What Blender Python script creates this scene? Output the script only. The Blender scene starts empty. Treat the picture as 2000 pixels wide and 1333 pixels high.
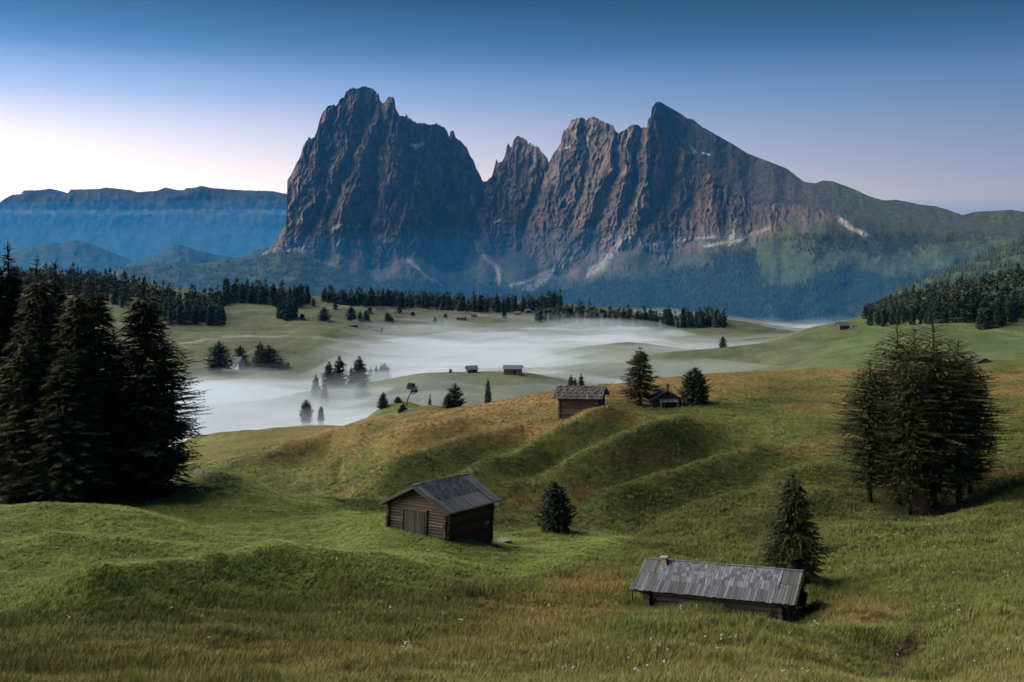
import bpy, bmesh, math, random
import numpy as np
from mathutils import Vector, Matrix
SC = bpy.context.scene
COL = SC.collection
R = math.radians

# ------------------------------------------------------------------ camera, sky, sun, exposure
F = 2000.0            # focal length in photo pixels (36 mm lens on a 36 mm wide sensor)
CX, HY = 1000.0, 500.0  # optical axis column, eye-level row of the photograph
cd = bpy.data.cameras.new('camera')
cam = bpy.data.objects.new('camera', cd); COL.objects.link(cam)
cam.location = (0, 0, 0); cam.rotation_euler = (R(90), 0, 0)
cd.sensor_width = 36; cd.lens = 36 * F / 2000
cd.shift_y = (HY - 666.5) / 2000
cd.clip_start = 0.5; cd.clip_end = 60000
SC.camera = cam

SUN_AZ = -72          # degrees from the view axis, to the left
SUN_EL = 29
SKY_NISHITA, SKY_DAWN = .01, .67
W = bpy.data.worlds.new('World'); SC.world = W; W.use_nodes = True
wn = W.node_tree.nodes; wl = W.node_tree.links; wn.clear()
sky = wn.new('ShaderNodeTexSky'); sky.sky_type = 'NISHITA'; sky.sun_disc = False
sky.sun_elevation = R(1.0); sky.sun_rotation = R(SUN_AZ)
sky.altitude = 1900; sky.air_density = 1.0; sky.dust_density = 0.6; sky.ozone_density = 4.0
def wnode(t, **kw):
    n = wn.new('ShaderNode' + t)
    for k, v in kw.items(): setattr(n, k, v)
    return n
def wmath(op, a, b):
    n = wnode('Math', operation=op)
    for i, v in enumerate((a, b)):
        if isinstance(v, bpy.types.NodeSocket): wl.new(v, n.inputs[i])
        else: n.inputs[i].default_value = v
    return n.outputs[0]
# dawn sky: deep blue overhead falling to a lavender and peach horizon, brighter towards the sun that is still behind the hills
wtc = wnode('TexCoord'); wsep = wnode('SeparateXYZ'); wl.new(wtc.outputs['Generated'], wsep.inputs[0])
hl = wmath('SQRT', wmath('ADD', wmath('MULTIPLY', wsep.outputs[0], wsep.outputs[0]), wmath('ADD', wmath('MULTIPLY', wsep.outputs[1], wsep.outputs[1]), .02)), 0)
cs = wmath('DIVIDE', wmath('ADD', wmath('MULTIPLY', wsep.outputs[0], math.sin(R(SUN_AZ))), wmath('MULTIPLY', wsep.outputs[1], math.cos(R(SUN_AZ)))), hl)
cs = wmath('SUBTRACT', cs, .31)
def wramp(stops):
    r = wnode('ValToRGB'); wl.new(wmath('MULTIPLY', wsep.outputs[2], 2.0), r.inputs[0]); e = r.color_ramp.elements
    while len(e) < len(stops): e.new(.5)
    for k, (p, c) in enumerate(stops): e[k].position = min(1, p * 2); e[k].color = (*c, 1)
    return r.outputs[0]
cool = wramp([(0, (.37, .34, .43)), (.06, (.32, .325, .44)), (.11, (.205, .29, .48)), (.16, (.135, .25, .46)), (.205, (.050, .125, .25)), (.25, (.013, .046, .094)), (.36, (.026, .075, .145)), (.5, (.030, .085, .165))])
warm = wramp([(0, (.66, .40, .18)), (.06, (.60, .39, .19)), (.10, (.34, .23, .12)), (.15, (.08, .055, .03)), (.19, (.0, .0, .0)), (.5, (0, 0, 0))])
def wmixc(op, a, b):
    n = wnode('Mix', data_type='RGBA', blend_type=op); n.inputs[0].default_value = 1
    wl.new(a, n.inputs[6])
    wl.new(b, n.inputs[7]); return n.outputs[2]
cool = wmixc('MULTIPLY', cool, wmath('POWER', math.e, wmath('MULTIPLY', cs, 1.0)))
warm = wmixc('MULTIPLY', warm, wmath('POWER', math.e, wmath('MULTIPLY', cs, 2.4)))
dawn = wmixc('ADD', cool, warm)
bg0 = wnode('Background'); bg0.inputs['Strength'].default_value = SKY_NISHITA; wl.new(sky.outputs[0], bg0.inputs[0])
bg1 = wnode('Background'); bg1.inputs['Strength'].default_value = SKY_DAWN; wl.new(dawn, bg1.inputs[0])
wad = wnode('AddShader'); wl.new(bg0.outputs[0], wad.inputs[0]); wl.new(bg1.outputs[0], wad.inputs[1])
wo = wnode('OutputWorld'); wl.new(wad.outputs[0], wo.inputs[0])

sl = bpy.data.lights.new('sun', 'SUN'); sl.energy = 4.7; sl.angle = R(88); sl.color = (1, .93, .84)
sun = bpy.data.objects.new('sun', sl); COL.objects.link(sun)
sd = Vector((math.sin(R(SUN_AZ)) * math.cos(R(SUN_EL)), math.cos(R(SUN_AZ)) * math.cos(R(SUN_EL)), math.sin(R(SUN_EL))))
sun.rotation_euler = (-sd).to_track_quat('-Z', 'Y').to_euler(); sun.location = (-300, 200, 300)

SC.view_settings.view_transform = 'Standard'; SC.view_settings.look = 'None'
SC.view_settings.exposure = 0.92; SC.view_settings.gamma = 1.0; SC.view_settings.use_curve_mapping = False
SC.render.engine = 'CYCLES'
cy = SC.cycles
cy.use_denoising = True
cy.max_bounces = 9; cy.diffuse_bounces = 3; cy.glossy_bounces = 2; cy.transmission_bounces = 2
cy.volume_bounces = 6; cy.transparent_max_bounces = 6
cy.caustics_reflective = False; cy.caustics_refractive = False
cy.use_adaptive_sampling = True; cy.adaptive_threshold = 0.02

# ------------------------------------------------------------------ helpers
def tag(o, label=None, cat=None, group=None, kind=None):
    if label: o['label'] = label
    if cat: o['category'] = cat
    if group: o['group'] = group
    if kind: o['kind'] = kind
    return o

_rg = np.random.RandomState(7); _PERM = np.tile(_rg.permutation(4096), 2).astype(np.int32)
_GA = _rg.rand(4096).astype(np.float32) * 2 * np.pi; _GC, _GS = np.cos(_GA), np.sin(_GA)

def perlin(x, y, seed=0):
    x, y = np.broadcast_arrays(np.asarray(x, np.float32), np.asarray(y, np.float32))
    xi = np.floor(x); yi = np.floor(y); fx = x - xi; fy = y - yi; ix = xi.astype(np.int32); iy = yi.astype(np.int32)
    u = fx * fx * fx * (fx * (fx * 6 - 15) + 10); v = fy * fy * fy * (fy * (fy * 6 - 15) + 10)
    def g(a, b):
        t = _PERM[_PERM[(ix + a + 131 * seed) & 4095] + ((iy + b + 57 * seed) & 4095)]
        return _GC[t] * (fx - a) + _GS[t] * (fy - b)
    n0 = g(0, 0) * (1 - u) + g(1, 0) * u; n1 = g(0, 1) * (1 - u) + g(1, 1) * u
    return (n0 * (1 - v) + n1 * v) * 1.5

def fbm(x, y, oct=4, seed=0, gain=.5):
    s = 0; a = 1.0; f = 1.0
    for i in range(oct):
        s = s + a * perlin(np.asarray(x) * f + 17.3 * i, np.asarray(y) * f - 9.1 * i, seed + i); a *= gain; f *= 2.03
    return s

def ridged(x, y, oct=4, seed=0, gain=.55):
    s = 0; a = 1.0; f = 1.0; n = 0
    for i in range(oct):
        s = s + a * (1 - np.abs(perlin(np.asarray(x) * f + 7.7 * i, np.asarray(y) * f + 3.1 * i, seed + i)) * 1.6); n += a; a *= gain; f *= 2.07
    return s / n

def pchip(xk, yk, xq):
    xk = np.asarray(xk, float); yk = np.asarray(yk, float); xq = np.clip(xq, xk[0], xk[-1])
    h = np.diff(xk); dl = np.diff(yk) / h
    m = np.zeros_like(yk)
    for i in range(1, len(xk) - 1):
        if dl[i - 1] * dl[i] > 0:
            w1 = 2 * h[i] + h[i - 1]; w2 = h[i] + 2 * h[i - 1]
            m[i] = (w1 + w2) / (w1 / dl[i - 1] + w2 / dl[i])
    m[0] = dl[0]; m[-1] = dl[-1]
    k = np.clip(np.searchsorted(xk, xq, side='right') - 1, 0, len(xk) - 2)
    t = (xq - xk[k]) / h[k]
    return ((2*t**3 - 3*t**2 + 1) * yk[k] + (t**3 - 2*t**2 + t) * h[k] * m[k] + (-2*t**3 + 3*t**2) * yk[k+1] + (t**3 - t**2) * h[k] * m[k+1])

def sstep(a, b, x):
    t = np.clip((x - a) / (b - a), 0, 1); return t * t * (3 - 2 * t)

def polydist(x, y, pts, sx=1.0, sy=1.0, margin=60):
    """distance to a polyline and the parameter 0..1 along it (1e9 beyond the margin)"""
    if np.ndim(x) == 2:
        xs, ys = [p[0] for p in pts], [p[1] for p in pts]
        mk = (x > min(xs) - margin / sx) & (x < max(xs) + margin / sx) & (y > min(ys) - margin / sy) & (y < max(ys) + margin / sy)
        D = np.full(np.shape(x), 1e9); T = np.full(np.shape(x), .5); D[mk], T[mk] = polydist(x[mk], y[mk], pts, sx, sy); return D, T
    best = np.full(np.shape(x), 1e9); par = np.zeros(np.shape(x)); n = len(pts) - 1
    for i in range(n):
        ax, ay = pts[i]; bx, by = pts[i + 1]
        dx, dy = (bx - ax) * sx, (by - ay) * sy; px, py = (x - ax) * sx, (y - ay) * sy
        t = np.clip((px * dx + py * dy) / max(dx * dx + dy * dy, 1e-9), 0, 1)
        d = np.hypot(px - t * dx, py - t * dy)
        m = d < best; best = np.where(m, d, best); par = np.where(m, (i + t) / n, par)
    return best, par

def inpoly(x, y, pts):
    c = np.zeros(np.shape(x), bool); n = len(pts)
    for i in range(n):
        x1, y1 = pts[i]; x2, y2 = pts[(i + 1) % n]
        if y1 == y2: continue
        c ^= ((y1 > y) != (y2 > y)) & (x < (x2 - x1) * (y - y1) / (y2 - y1) + x1)
    return c

def np_mesh(name, V, faces, smooth=True, col=None, mat=None):
    """mesh from numpy arrays; faces (n,3) or (n,4)"""
    V = np.asarray(V, np.float32).reshape(-1, 3); faces = np.asarray(faces, np.int32)
    me = bpy.data.meshes.new(name); nf, k = faces.shape
    me.vertices.add(len(V)); me.vertices.foreach_set('co', V.ravel())
    me.loops.add(nf * k); me.loops.foreach_set('vertex_index', faces.ravel())
    me.polygons.add(nf); me.polygons.foreach_set('loop_start', np.arange(0, nf * k, k, dtype=np.int32))
    me.polygons.foreach_set('loop_total', np.full(nf, k, np.int32))
    if smooth: me.polygons.foreach_set('use_smooth', np.ones(nf, bool))
    me.update(calc_edges=True)
    if col is not None:
        a = me.attributes.new('col', 'FLOAT_COLOR', 'POINT'); c = np.ones((len(V), 4), np.float32); c[:, :np.shape(col)[-1]] = np.reshape(col, (len(V), -1))
        a.data.foreach_set('color', c.ravel())
    if mat: me.materials.append(mat)
    return me

def grid_faces(ny, nx, flip=False):
    i = np.arange(ny * nx).reshape(ny, nx)
    f = np.stack([i[:-1, :-1], i[:-1, 1:], i[1:, 1:], i[1:, :-1]], -1).reshape(-1, 4)
    return f[:, ::-1] if flip else f

def add(name, me, parent=None, loc=None, rot=None):
    o = bpy.data.objects.new(name, me); COL.objects.link(o)
    if parent: o.parent = parent
    if loc is not None: o.location = loc
    if rot is not None: o.rotation_euler = rot
    return o

class NT:
    """small material builder"""
    def __init__(s, name, rough=.9, spec=.2):
        s.m = bpy.data.materials.new(name); s.m.use_nodes = True; s.t = s.m.node_tree
        s.b = s.t.nodes['Principled BSDF']; s.b.inputs['Roughness'].default_value = rough
        s.b.inputs['Specular IOR Level'].default_value = spec
    def n(s, typ, **kw):
        nd = s.t.nodes.new('ShaderNode' + typ)
        for k, v in kw.items():
            if k in nd.inputs: nd.inputs[k].default_value = v
            else: setattr(nd, k, v)
        return nd
    def l(s, a, b): s.t.links.new(a, b)
    def noise(s, scale, detail=4, vec=None, rough=.55, out='Fac'):
        nd = s.n('TexNoise'); nd.inputs['Scale'].default_value = scale; nd.inputs['Detail'].default_value = detail; nd.inputs['Roughness'].default_value = rough
        if vec is not None: s.l(vec, nd.inputs['Vector'])
        return nd.outputs[out]
    def ramp(s, fac, stops):
        r = s.n('ValToRGB'); s.l(fac, r.inputs[0]); e = r.color_ramp.elements
        while len(e) < len(stops): e.new(.5)
        for k, (p, c) in enumerate(stops):
            e[k].position = p; e[k].color = (*c, 1) if not np.isscalar(c) else (c, c, c, 1)
        return r.outputs[0]
    def mix(s, a, b, fac, mode='MIX'):
        m = s.n('Mix', data_type='RGBA', blend_type=mode)
        for k, v in ((6, a), (7, b), (0, fac)):
            sock = m.inputs[k]
            if isinstance(v, bpy.types.NodeSocket): s.l(v, sock)
            elif np.isscalar(v): sock.default_value = v if k == 0 else (v, v, v, 1)
            else: sock.default_value = (*v, 1)
        return m.outputs[2]
    def coords(s, kind='Object', scale=(1, 1, 1)):
        t = s.n('TexCoord'); mp = s.n('Mapping'); mp.inputs['Scale'].default_value = scale
        s.l(t.outputs[kind], mp.inputs['Vector']); return mp.outputs[0]
    def bump(s, h, strength, dist):
        b = s.n('Bump'); b.inputs['Strength'].default_value = strength; b.inputs['Distance'].default_value = dist
        s.l(h, b.inputs['Height']); s.l(b.outputs[0], s.b.inputs['Normal'])
    def color(s, c):
        if isinstance(c, bpy.types.NodeSocket): s.l(c, s.b.inputs['Base Color'])
        else: s.b.inputs['Base Color'].default_value = (*c, 1)
        return s.m
    def attr(s, name='col', typ='GEOMETRY'):
        a = s.n('Attribute', attribute_name=name, attribute_type=typ); return a.outputs['Color']
# ------------------------------------------------------------------ ground: rolling meadow from the hill under the camera to the plateau edge
# every column: depth in metres -> row of the photograph at which that ground lies (z = -(row-500)/2000*depth)
NEAR = {3: 2600, 6: 1900, 15: 1500, 25: 1400}
TAB = {
 -500: {**NEAR, 34:1333,42:1225,50:1140,58:1075,66:1040,75:1000,84:980,92:960,120:930,200:940,300:966,450:846,600:733,750:633,900:570,1000:545,1150:530,1500:560,2200:640},
 0: {**NEAR, 34:1333,42:1230,50:1150,58:1085,66:1048,75:1003,84:988,92:966,120:940,200:930,300:966,450:846,600:733,750:633,900:578,1000:560,1150:543,1500:580,2200:640},
 200: {**NEAR, 34:1333,42:1238,50:1165,58:1102,66:1062,75:1012,84:995,92:970,110:950,130:945,200:950,300:980,450:846,600:720,750:633,900:580,1000:564,1150:547,1500:580,2200:640},
 400: {**NEAR, 34:1333,42:1245,50:1182,58:1130,66:1095,75:1055,85:1000,92:960,100:927,110:940,130:1000,148:927,165:904,182:875,200:850,240:883,300:953,400:828,480:776,560:723,700:662,800:634,900:604,1000:584,1150:570,1500:607,2200:645},
 600: {**NEAR, 34:1333,42:1255,50:1200,58:1155,66:1110,75:1065,82:1030,90:995,98:972,106:993,116:1010,125:974,140:940,160:890,190:835,220:863,280:900,330:822,370:838,450:792,560:736,640:681,750:645,850:620,950:596,1050:586,1150:580,1500:620,2200:650},
 800: {**NEAR, 34:1333,42:1255,50:1195,58:1132,64:1085,71:1032,76:1018,84:1014,92:1002,100:972,115:925,130:880,150:835,170:806,200:840,240:795,280:820,340:853,380:795,420:747,450:727,500:745,600:727,700:697,800:664,900:634,1000:616,1100:602,1200:592,1300:590,1600:637,2200:680},
 1000: {**NEAR, 34:1333,42:1262,50:1208,58:1155,66:1105,75:1070,82:1056,90:1035,98:1000,110:940,125:880,140:825,155:781,175:809,220:909,300:887,380:789,410:747,440:727,500:735,600:722,700:698,800:668,880:645,960:627,1050:610,1200:594,1350:590,1600:637,2200:680},
 1200: {**NEAR, 34:1333,42:1255,48:1215,54:1180,60:1140,68:1100,76:1068,85:1045,92:1000,105:930,118:860,126:815,140:775,155:752,175:786,220:863,300:866,400:790,500:732,560:707,640:681,700:674,800:673,900:651,1000:629,1100:614,1200:603,1400:607,1700:653,2300:690},
 1400: {**NEAR, 34:1333,40:1278,46:1228,51:1197,56:1165,62:1130,70:1095,80:1060,90:1010,100:950,112:890,125:835,138:790,160:731,185:770,230:813,300:820,400:760,500:706,560:676,620:684,720:688,850:662,950:639,1050:626,1200:617,1400:621,1700:653,2300:690},
 1600: {**NEAR, 34:1338,40:1280,46:1236,52:1204,58:1170,64:1140,72:1092,82:1030,92:970,105:900,120:840,140:780,165:723,190:742,240:758,300:747,400:708,500:672,600:645,680:637,780:654,1000:650,1300:638,1700:653,2300:690},
 1800: {**NEAR, 34:1352,38:1310,44:1256,50:1214,56:1176,64:1112,74:1060,84:1022,92:985,100:940,112:870,130:805,150:750,170:719,195:724,240:719,300:700,400:670,500:640,600:618,700:594,850:575,1000:582,1300:600,1700:650,2300:690},
 2000: {**NEAR, 34:1320,40:1258,46:1215,52:1185,60:1128,70:1065,80:1010,92:945,105:880,120:820,140:765,165:723,190:712,240:700,300:687,400:660,500:628,600:598,700:572,850:548,1000:556,1300:590,1700:640,2300:690},
 2500: {**NEAR, 34:1290,40:1225,46:1180,52:1145,60:1090,70:1030,80:975,92:915,105:850,120:795,140:745,165:710,190:700,240:685,300:670,400:640,500:605,600:570,700:540,850:515,1000:525,1300:570,1700:640,2300:690},
}
NU, NV = 700, 760
PX0, PX1, D0, D1 = -420.0, 2420.0, 3.0, 2200.0
gpx = np.linspace(PX0, PX1, NU)
# rows: even in log depth, denser where the hills are seen
dk = np.interp(np.linspace(0, 1, NV), [0, .04, .36, .58, .80, 1], np.log([3, 30, 75, 165, 600, 2200]))
gd = np.exp(dk)
kx = sorted(TAB)
colz = []
for x in kx:
    ds = sorted(TAB[x]); ys = [TAB[x][d] for d in ds]
    zs = [-(y - HY) / F * d for y, d in zip(ys, ds)]
    colz.append(pchip(np.log(ds), zs, dk))
colz = np.array(colz)                                   # (cols, NV)
GZ = np.array([pchip(kx, colz[:, j], gpx) for j in range(NV)])   # (NV, NU)
def blur(A, n, ax):
    for _ in range(n):
        A = np.pad(A, [(1, 1) if a == ax else (0, 0) for a in (0, 1)], mode='edge')
        A = (A[:-2] + 2 * A[1:-1] + A[2:]) / 4 if ax == 0 else (A[:, :-2] + 2 * A[:, 1:-1] + A[:, 2:]) / 4
    return A
GZ = blur(blur(GZ, 60, 1), 6, 0)
GX = (gpx[None, :] - CX) / F * gd[:, None]; GY = np.repeat(gd[:, None], NU, 1)

def gz(X, Y):
    """ground height at plan point"""
    X = np.asarray(X, float); Y = np.clip(np.asarray(Y, float), D0 + .01, D1 - 1)
    px = np.clip(CX + F * X / Y, PX0, PX1 - .01); a = (px - PX0) / (PX1 - PX0) * (NU - 1); b = np.interp(np.log(Y), dk, np.arange(NV))
    i = np.clip(a.astype(int), 0, NU - 2); j = np.clip(b.astype(int), 0, NV - 2); fa = a - i; fb = b - j
    return (GZ[j, i] * (1 - fa) * (1 - fb) + GZ[j, i + 1] * fa * (1 - fb) + GZ[j + 1, i] * (1 - fa) * fb + GZ[j + 1, i + 1] * fa * fb)

def hit(px, py, dmin=20, dmax=2100):
    """plan point where the sight line through a photo pixel first meets the ground"""
    d = np.exp(np.linspace(math.log(dmin), math.log(dmax), 3000)); X = (px - CX) / F * d
    below = gz(X, d) >= -(py - HY) / F * d
    k = int(np.argmax(below)) if below.any() else len(d) - 1
    return float(X[k]), float(d[k])

# spurs, hollows and small waves that break up the slopes (crest lines read off the photograph, laid out in plan)
def plan(pts, dmin=20): return [hit(x, y, dmin) for x, y in pts]
SPURS = [  # crest line, height m, width far side, width near side, first depth searched
 ([(1240,812),(1182,833),(1122,861),(1052,898),(1000,928),(930,955),(860,975)], 1.5, 5.5, 2.6, 88),
 ([(1420,828),(1332,853),(1245,889),(1168,922),(1087,948),(1010,966),(960,985)], 1.6, 5.5, 2.8, 88),
 ([(1120,838),(1020,862),(930,888),(840,918),(760,950),(700,972)], 1.3, 5.5, 2.8, 88),
 ([(960,830),(860,852),(760,880),(670,915),(590,950)], 1.2, 7, 3.2, 100),
 ([(760,835),(660,858),(560,890),(480,925)], 1.0, 7, 3.5, 110),
 ([(1560,868),(1470,900),(1380,935),(1290,968),(1200,992),(1130,1005)], 1.2, 5, 2.6, 88),
 ([(1660,900),(1570,940),(1480,975),(1390,1005),(1300,1030)], .9, 4, 2.4, 82),
 ([(1640,960),(1560,1000),(1470,1040),(1400,1060)], .7, 3.5, 2.0, 70),
 ([(1740,1045),(1640,1075),(1560,1100)], .5, 4, 3, 55),
 ([(1990,985),(1850,1040),(1720,1075)], .5, 5, 3.5, 55),
 ([(1480,985),(1400,1015),(1300,1045)], .45, 5, 3, 70),
 ([(-60,1000),(100,1005),(190,1010),(300,1038),(385,1078),(500,1100)], .5, 7, 5, 50),
 ([(-60,1080),(80,1082),(200,1090),(330,1108),(520,1135),(700,1150)], .9, 4, 3, 40),
 ([(60,1215),(170,1200),(260,1185),(400,1166),(540,1152),(670,1150),(760,1165)], 1.6, 4, 2.6, 35),
 ([(380,930),(440,955),(540,985),(640,1003)], .5, 3, 3, 70),
 ([(560,1010),(700,1030),(800,1060),(900,1072)], .45, 4, 3, 60),
 ([(1230,1050),(1180,1075),(1110,1105),(1060,1125)], .35, 2.5, 1.5, 50),
 ([(1680,1190),(1760,1235),(1790,1262)], .9, 3, 3, 38),
 ([(2000,1225),(1880,1242),(1800,1285),(1760,1330)], 1.1, 4.5, 2.5, 30),
 ([(1000,1290),(1200,1262),(1400,1255),(1560,1262)], .35, 3, 3, 30),
 ([(-100,1300),(200,1290),(450,1295)], .3, 3, 2, 30),
 ([(1130,735),(1250,712),(1330,705)], 1.5, 25, 15, 300),
 ([(400,672),(600,655),(760,648)], 1.5, 30, 20, 450),
 ([(430,705),(560,690),(680,690)], 1.5, 20, 12, 450),
]
DZ = np.zeros_like(GZ)
for pts, A, wf, wn_, dm in SPURS:
    P = plan(pts, dm); D, t = polydist(GX, GY, P)
    cyl = np.interp(GX, sorted(p[0] for p in P), [p[1] for p in sorted(P)])
    wdt = np.where(GY > cyl, wf, wn_); fade = sstep(0, .25, t + .02) * sstep(0, .22, 1.03 - t)
    DZ += A * (1.75 if dm in (88, 90, 100, 110) else 1.25) * np.exp(-(D / wdt) ** 1.5) * fade
    if dm in (88, 90, 100, 110): DZ -= .8 * A * np.exp(-((D - 1.9 * wn_) / (1.1 * wn_)) ** 2) * (GY < cyl) * fade      # hollow below each fold
GULLY = [([(1752,1333),(1745,1300),(1770,1262),(1820,1225),(1880,1208),(1960,1200)], -2.0, 2.6, 30),
         ([(1290,1075),(1420,1095),(1540,1130),(1640,1165),(1740,1205),(1860,1210)], -.5, 3, 45),
         ([(1100,1010),(1250,930),(1420,890),(1500,850)], -.7, 5, 88),
         ([(1530,1060),(1600,1010),(1650,990)], -.4, 2, 70),
         ([(700,1005),(850,965),(1000,945),(1120,880)], -.8, 4, 90)]
for pts, A, w, dm in GULLY:
    P = plan(pts, dm); D, t = polydist(GX, GY, P); DZ += A * np.exp(-(D / w) ** 2) * sstep(0, .15, t + .05) * sstep(0, .15, 1.05 - t)
far = sstep(150, 500, GY)
DZ += .16 * fbm(GX / 7 + .25 * GY / 7, GY / 5, 3, 11) * (1 - far) * sstep(20, 40, GY)
DZ += .10 * fbm(GX / 2.2, GY / 1.6, 3, 12) * (1 - sstep(60, 180, GY)) * sstep(15, 30, GY)
DZ += .35 * fbm(GX / 17 + .4 * GY / 17, GY / 8, 3, 13) * (1 - far) * sstep(40, 90, GY)
_px = CX + F * GX / GY; DZ += 3.0 * fbm(GX / 90, GY / 55, 4, 14) * far * (1 - .85 * np.exp(-((GY - 440) / 60) ** 2 - ((_px - 950) / 220) ** 2))
GZ = GZ + DZ
# level the ground to the feet of the huts and big trees (plan point -> ground height)
PADS = [(-8.5,71.7,-18.85),(-4.26,69.1,-19.25),(-6.7,69.6,-19.0),(-8.6,69.0,-18.75),(-5.4,67.6,-19.1),(-1.36,73.9,-20.85),(-5.8,75.5,-19.4),(13.5,50.4,-18.4),(6.9,54.2,-18.65),(15.1,53.2,-18.6),(8.5,57,-18.6),(12.2,48.2,-18.35),(6.2,52.6,-18.6),
        (5.9,129.4,-20.7),(10.66,127.9,-19.6),(11.7,131.2,-19.8),(7,133,-20.3),(18.8,137,-20.35),(22.7,137,-20.2),(18.7,141,-20.5),(22.8,141,-20.3)]
PADS += [((px - CX) / F * d, float(d), -(y - HY) / F * d) for px, y, d in [(643,758,455),(702,755,480),(740,755,525),(617,778,440),(708,785,440),(885,803,222),(1117,765,302),(953,790,330),(748,797,238),(785,808,228),(1085,1040,84),(1250,790,138.5),(1357,790,137),(1548,1125,62.5),(1800,1012,89),(1720,990,90),(1860,985,94)]]
PX_ = np.array([p[0] for p in PADS]); PY_ = np.array([p[1] for p in PADS]); PZ_ = np.array([p[2] for p in PADS])
sg = np.maximum(2.6, PY_ * .045)
K = np.exp(-(np.hypot(PX_[:, None] - PX_[None], PY_[:, None] - PY_[None]) / sg[None]) ** 2)
wt = np.linalg.solve(K + .02 * np.eye(len(PADS)), PZ_ - gz(PX_, PY_))
for a_, b_, s_, w_ in zip(PX_, PY_, sg, wt):
    mk = (np.abs(GX - a_) < 3 * s_) & (np.abs(GY - b_) < 3 * s_); GZ[mk] += w_ * np.exp(-((GX[mk] - a_) ** 2 + (GY[mk] - b_) ** 2) / s_ ** 2)
GPY = HY - F * GZ / GY; GPX = np.repeat(gpx[None, :], NV, 0)

# grass colours: mown green, tall olive, dry russet, pale far hay meadows
warp = 18 * fbm(GX / 6, GY / 6, 3, 21)
n1 = fbm(GX / 9 + GY / 14, GY / 6, 4, 22); n2 = fbm(GX / 2.5, GY / 2.0, 3, 23); n3 = fbm(GX / 30, GY / 12, 3, 24)
olive = np.array([.135, .150, .036]); mown = np.array([.155, .185, .042]); russet = np.array([.300, .185, .070]); deep = np.array([.065, .078, .020]); straw = np.array([.16, .125, .05]); hay = np.array([.105, .112, .060])
def lerp(a, b, f): return a * (1 - f[..., None]) + b * f[..., None]
C = np.broadcast_to(olive, GZ.shape + (3,)).copy()
C = lerp(C, deep, .55 * sstep(-.1, .6, n1))
mp = [(-500,960),(380,920),(560,955),(760,1010),(960,1040),(1245,1045),(1190,1078),(1070,1122),(900,1142),(640,1150),(400,1165),(200,1190),(-500,1240)]
m = inpoly(GPX, GPY + warp * .8, mp) & (GY < 104) & (GY > 30)
m = blur(m.astype(float), 60, 0); m = np.clip(blur(m, 20, 1) + .35 * n2 * (m > .02) * (m < .98), 0, 1)
C = lerp(C, mown * (1 + .0 * n1[..., None]), m * (.9 - .3 * sstep(0, .7, n1)))
C = lerp(C, np.array([.20, .225, .055]), m * .6 * sstep(.15, .7, n3 + .3 * n2))
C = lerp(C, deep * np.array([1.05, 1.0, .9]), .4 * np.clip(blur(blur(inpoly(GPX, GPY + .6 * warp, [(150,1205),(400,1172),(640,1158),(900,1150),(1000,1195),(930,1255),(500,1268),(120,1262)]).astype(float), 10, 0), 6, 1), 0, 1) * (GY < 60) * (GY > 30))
# russet bands on the hill behind
rid = np.interp(gpx, [-500,400,560,640,720,800,880,960,1060,1200,1300,1400,1650,2000,2420], [900,850,838,832,815,806,800,786,770,752,738,731,722,720,715])[None, :]
below = GPY - rid
hillm = (GY > 96) & (GY < 230)
rus = sstep(95, 12, below + 55 * n3 + 22 * n1) * sstep(-6, 4, below) * hillm
rus = np.maximum(rus, hillm * .55 * sstep(.25, .75, fbm(GX / 26 + .5 * GY / 26, GY / 7, 3, 31)))
rus = rus * (.25 + .75 * sstep(480, 700, GPX + 40 * n1))
C = lerp(C, russet, np.clip(rus, 0, 1) * .8)
gr = hillm & (GPX > 1380) & (below < 30) & (GPX < 1800)
C = lerp(C, mown * 1.25, gr * .5 * sstep(.0, .5, fbm(GX / 20, GY / 5, 2, 33)))
for (ex, ey, rx, ry, k) in [(1150,1145,110,26,.75),(1080,1200,190,45,.45),(1690,1200,110,32,.6),(650,1290,420,35,.35),(1000,1260,200,45,.3),(900,850,260,40,.3),(1260,890,120,22,.4)]:
    e = ((GPX - ex) / rx) ** 2 + ((GPY + .4 * warp - ey) / ry) ** 2
    C = lerp(C, russet * .95, k * sstep(1.2, .1, e) * (GY < 230) * (.6 + .4 * sstep(-.3, .4, n2)))
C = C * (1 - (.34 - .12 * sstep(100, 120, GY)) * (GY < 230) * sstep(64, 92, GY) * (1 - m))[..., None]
C = lerp(C, straw, .35 * sstep(.3, .9, n2 + .4 * n1) * (1 - m) * (GY < 90))
fm = sstep(200, 300, GY)
hayn = fbm(GX / 70, GY / 25, 4, 41)
C = lerp(C, lerp(np.broadcast_to(hay, C.shape), np.array([.085, .105, .045]), sstep(-.3, .5, hayn)), fm)
C = lerp(C, np.array([.13, .125, .075]), fm * .5 * sstep(.2, .7, fbm(GX / 120, GY / 14, 3, 42)))
C = lerp(C, np.array([.080, .115, .035]), fm * .7 * sstep(1500, 1700, GPX))
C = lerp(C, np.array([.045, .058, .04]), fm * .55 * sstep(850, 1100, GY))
C = lerp(C, np.array([.21, .185, .065]), .45 * sstep(44, 36, GY + 3 * n1) * (1 - m))
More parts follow.
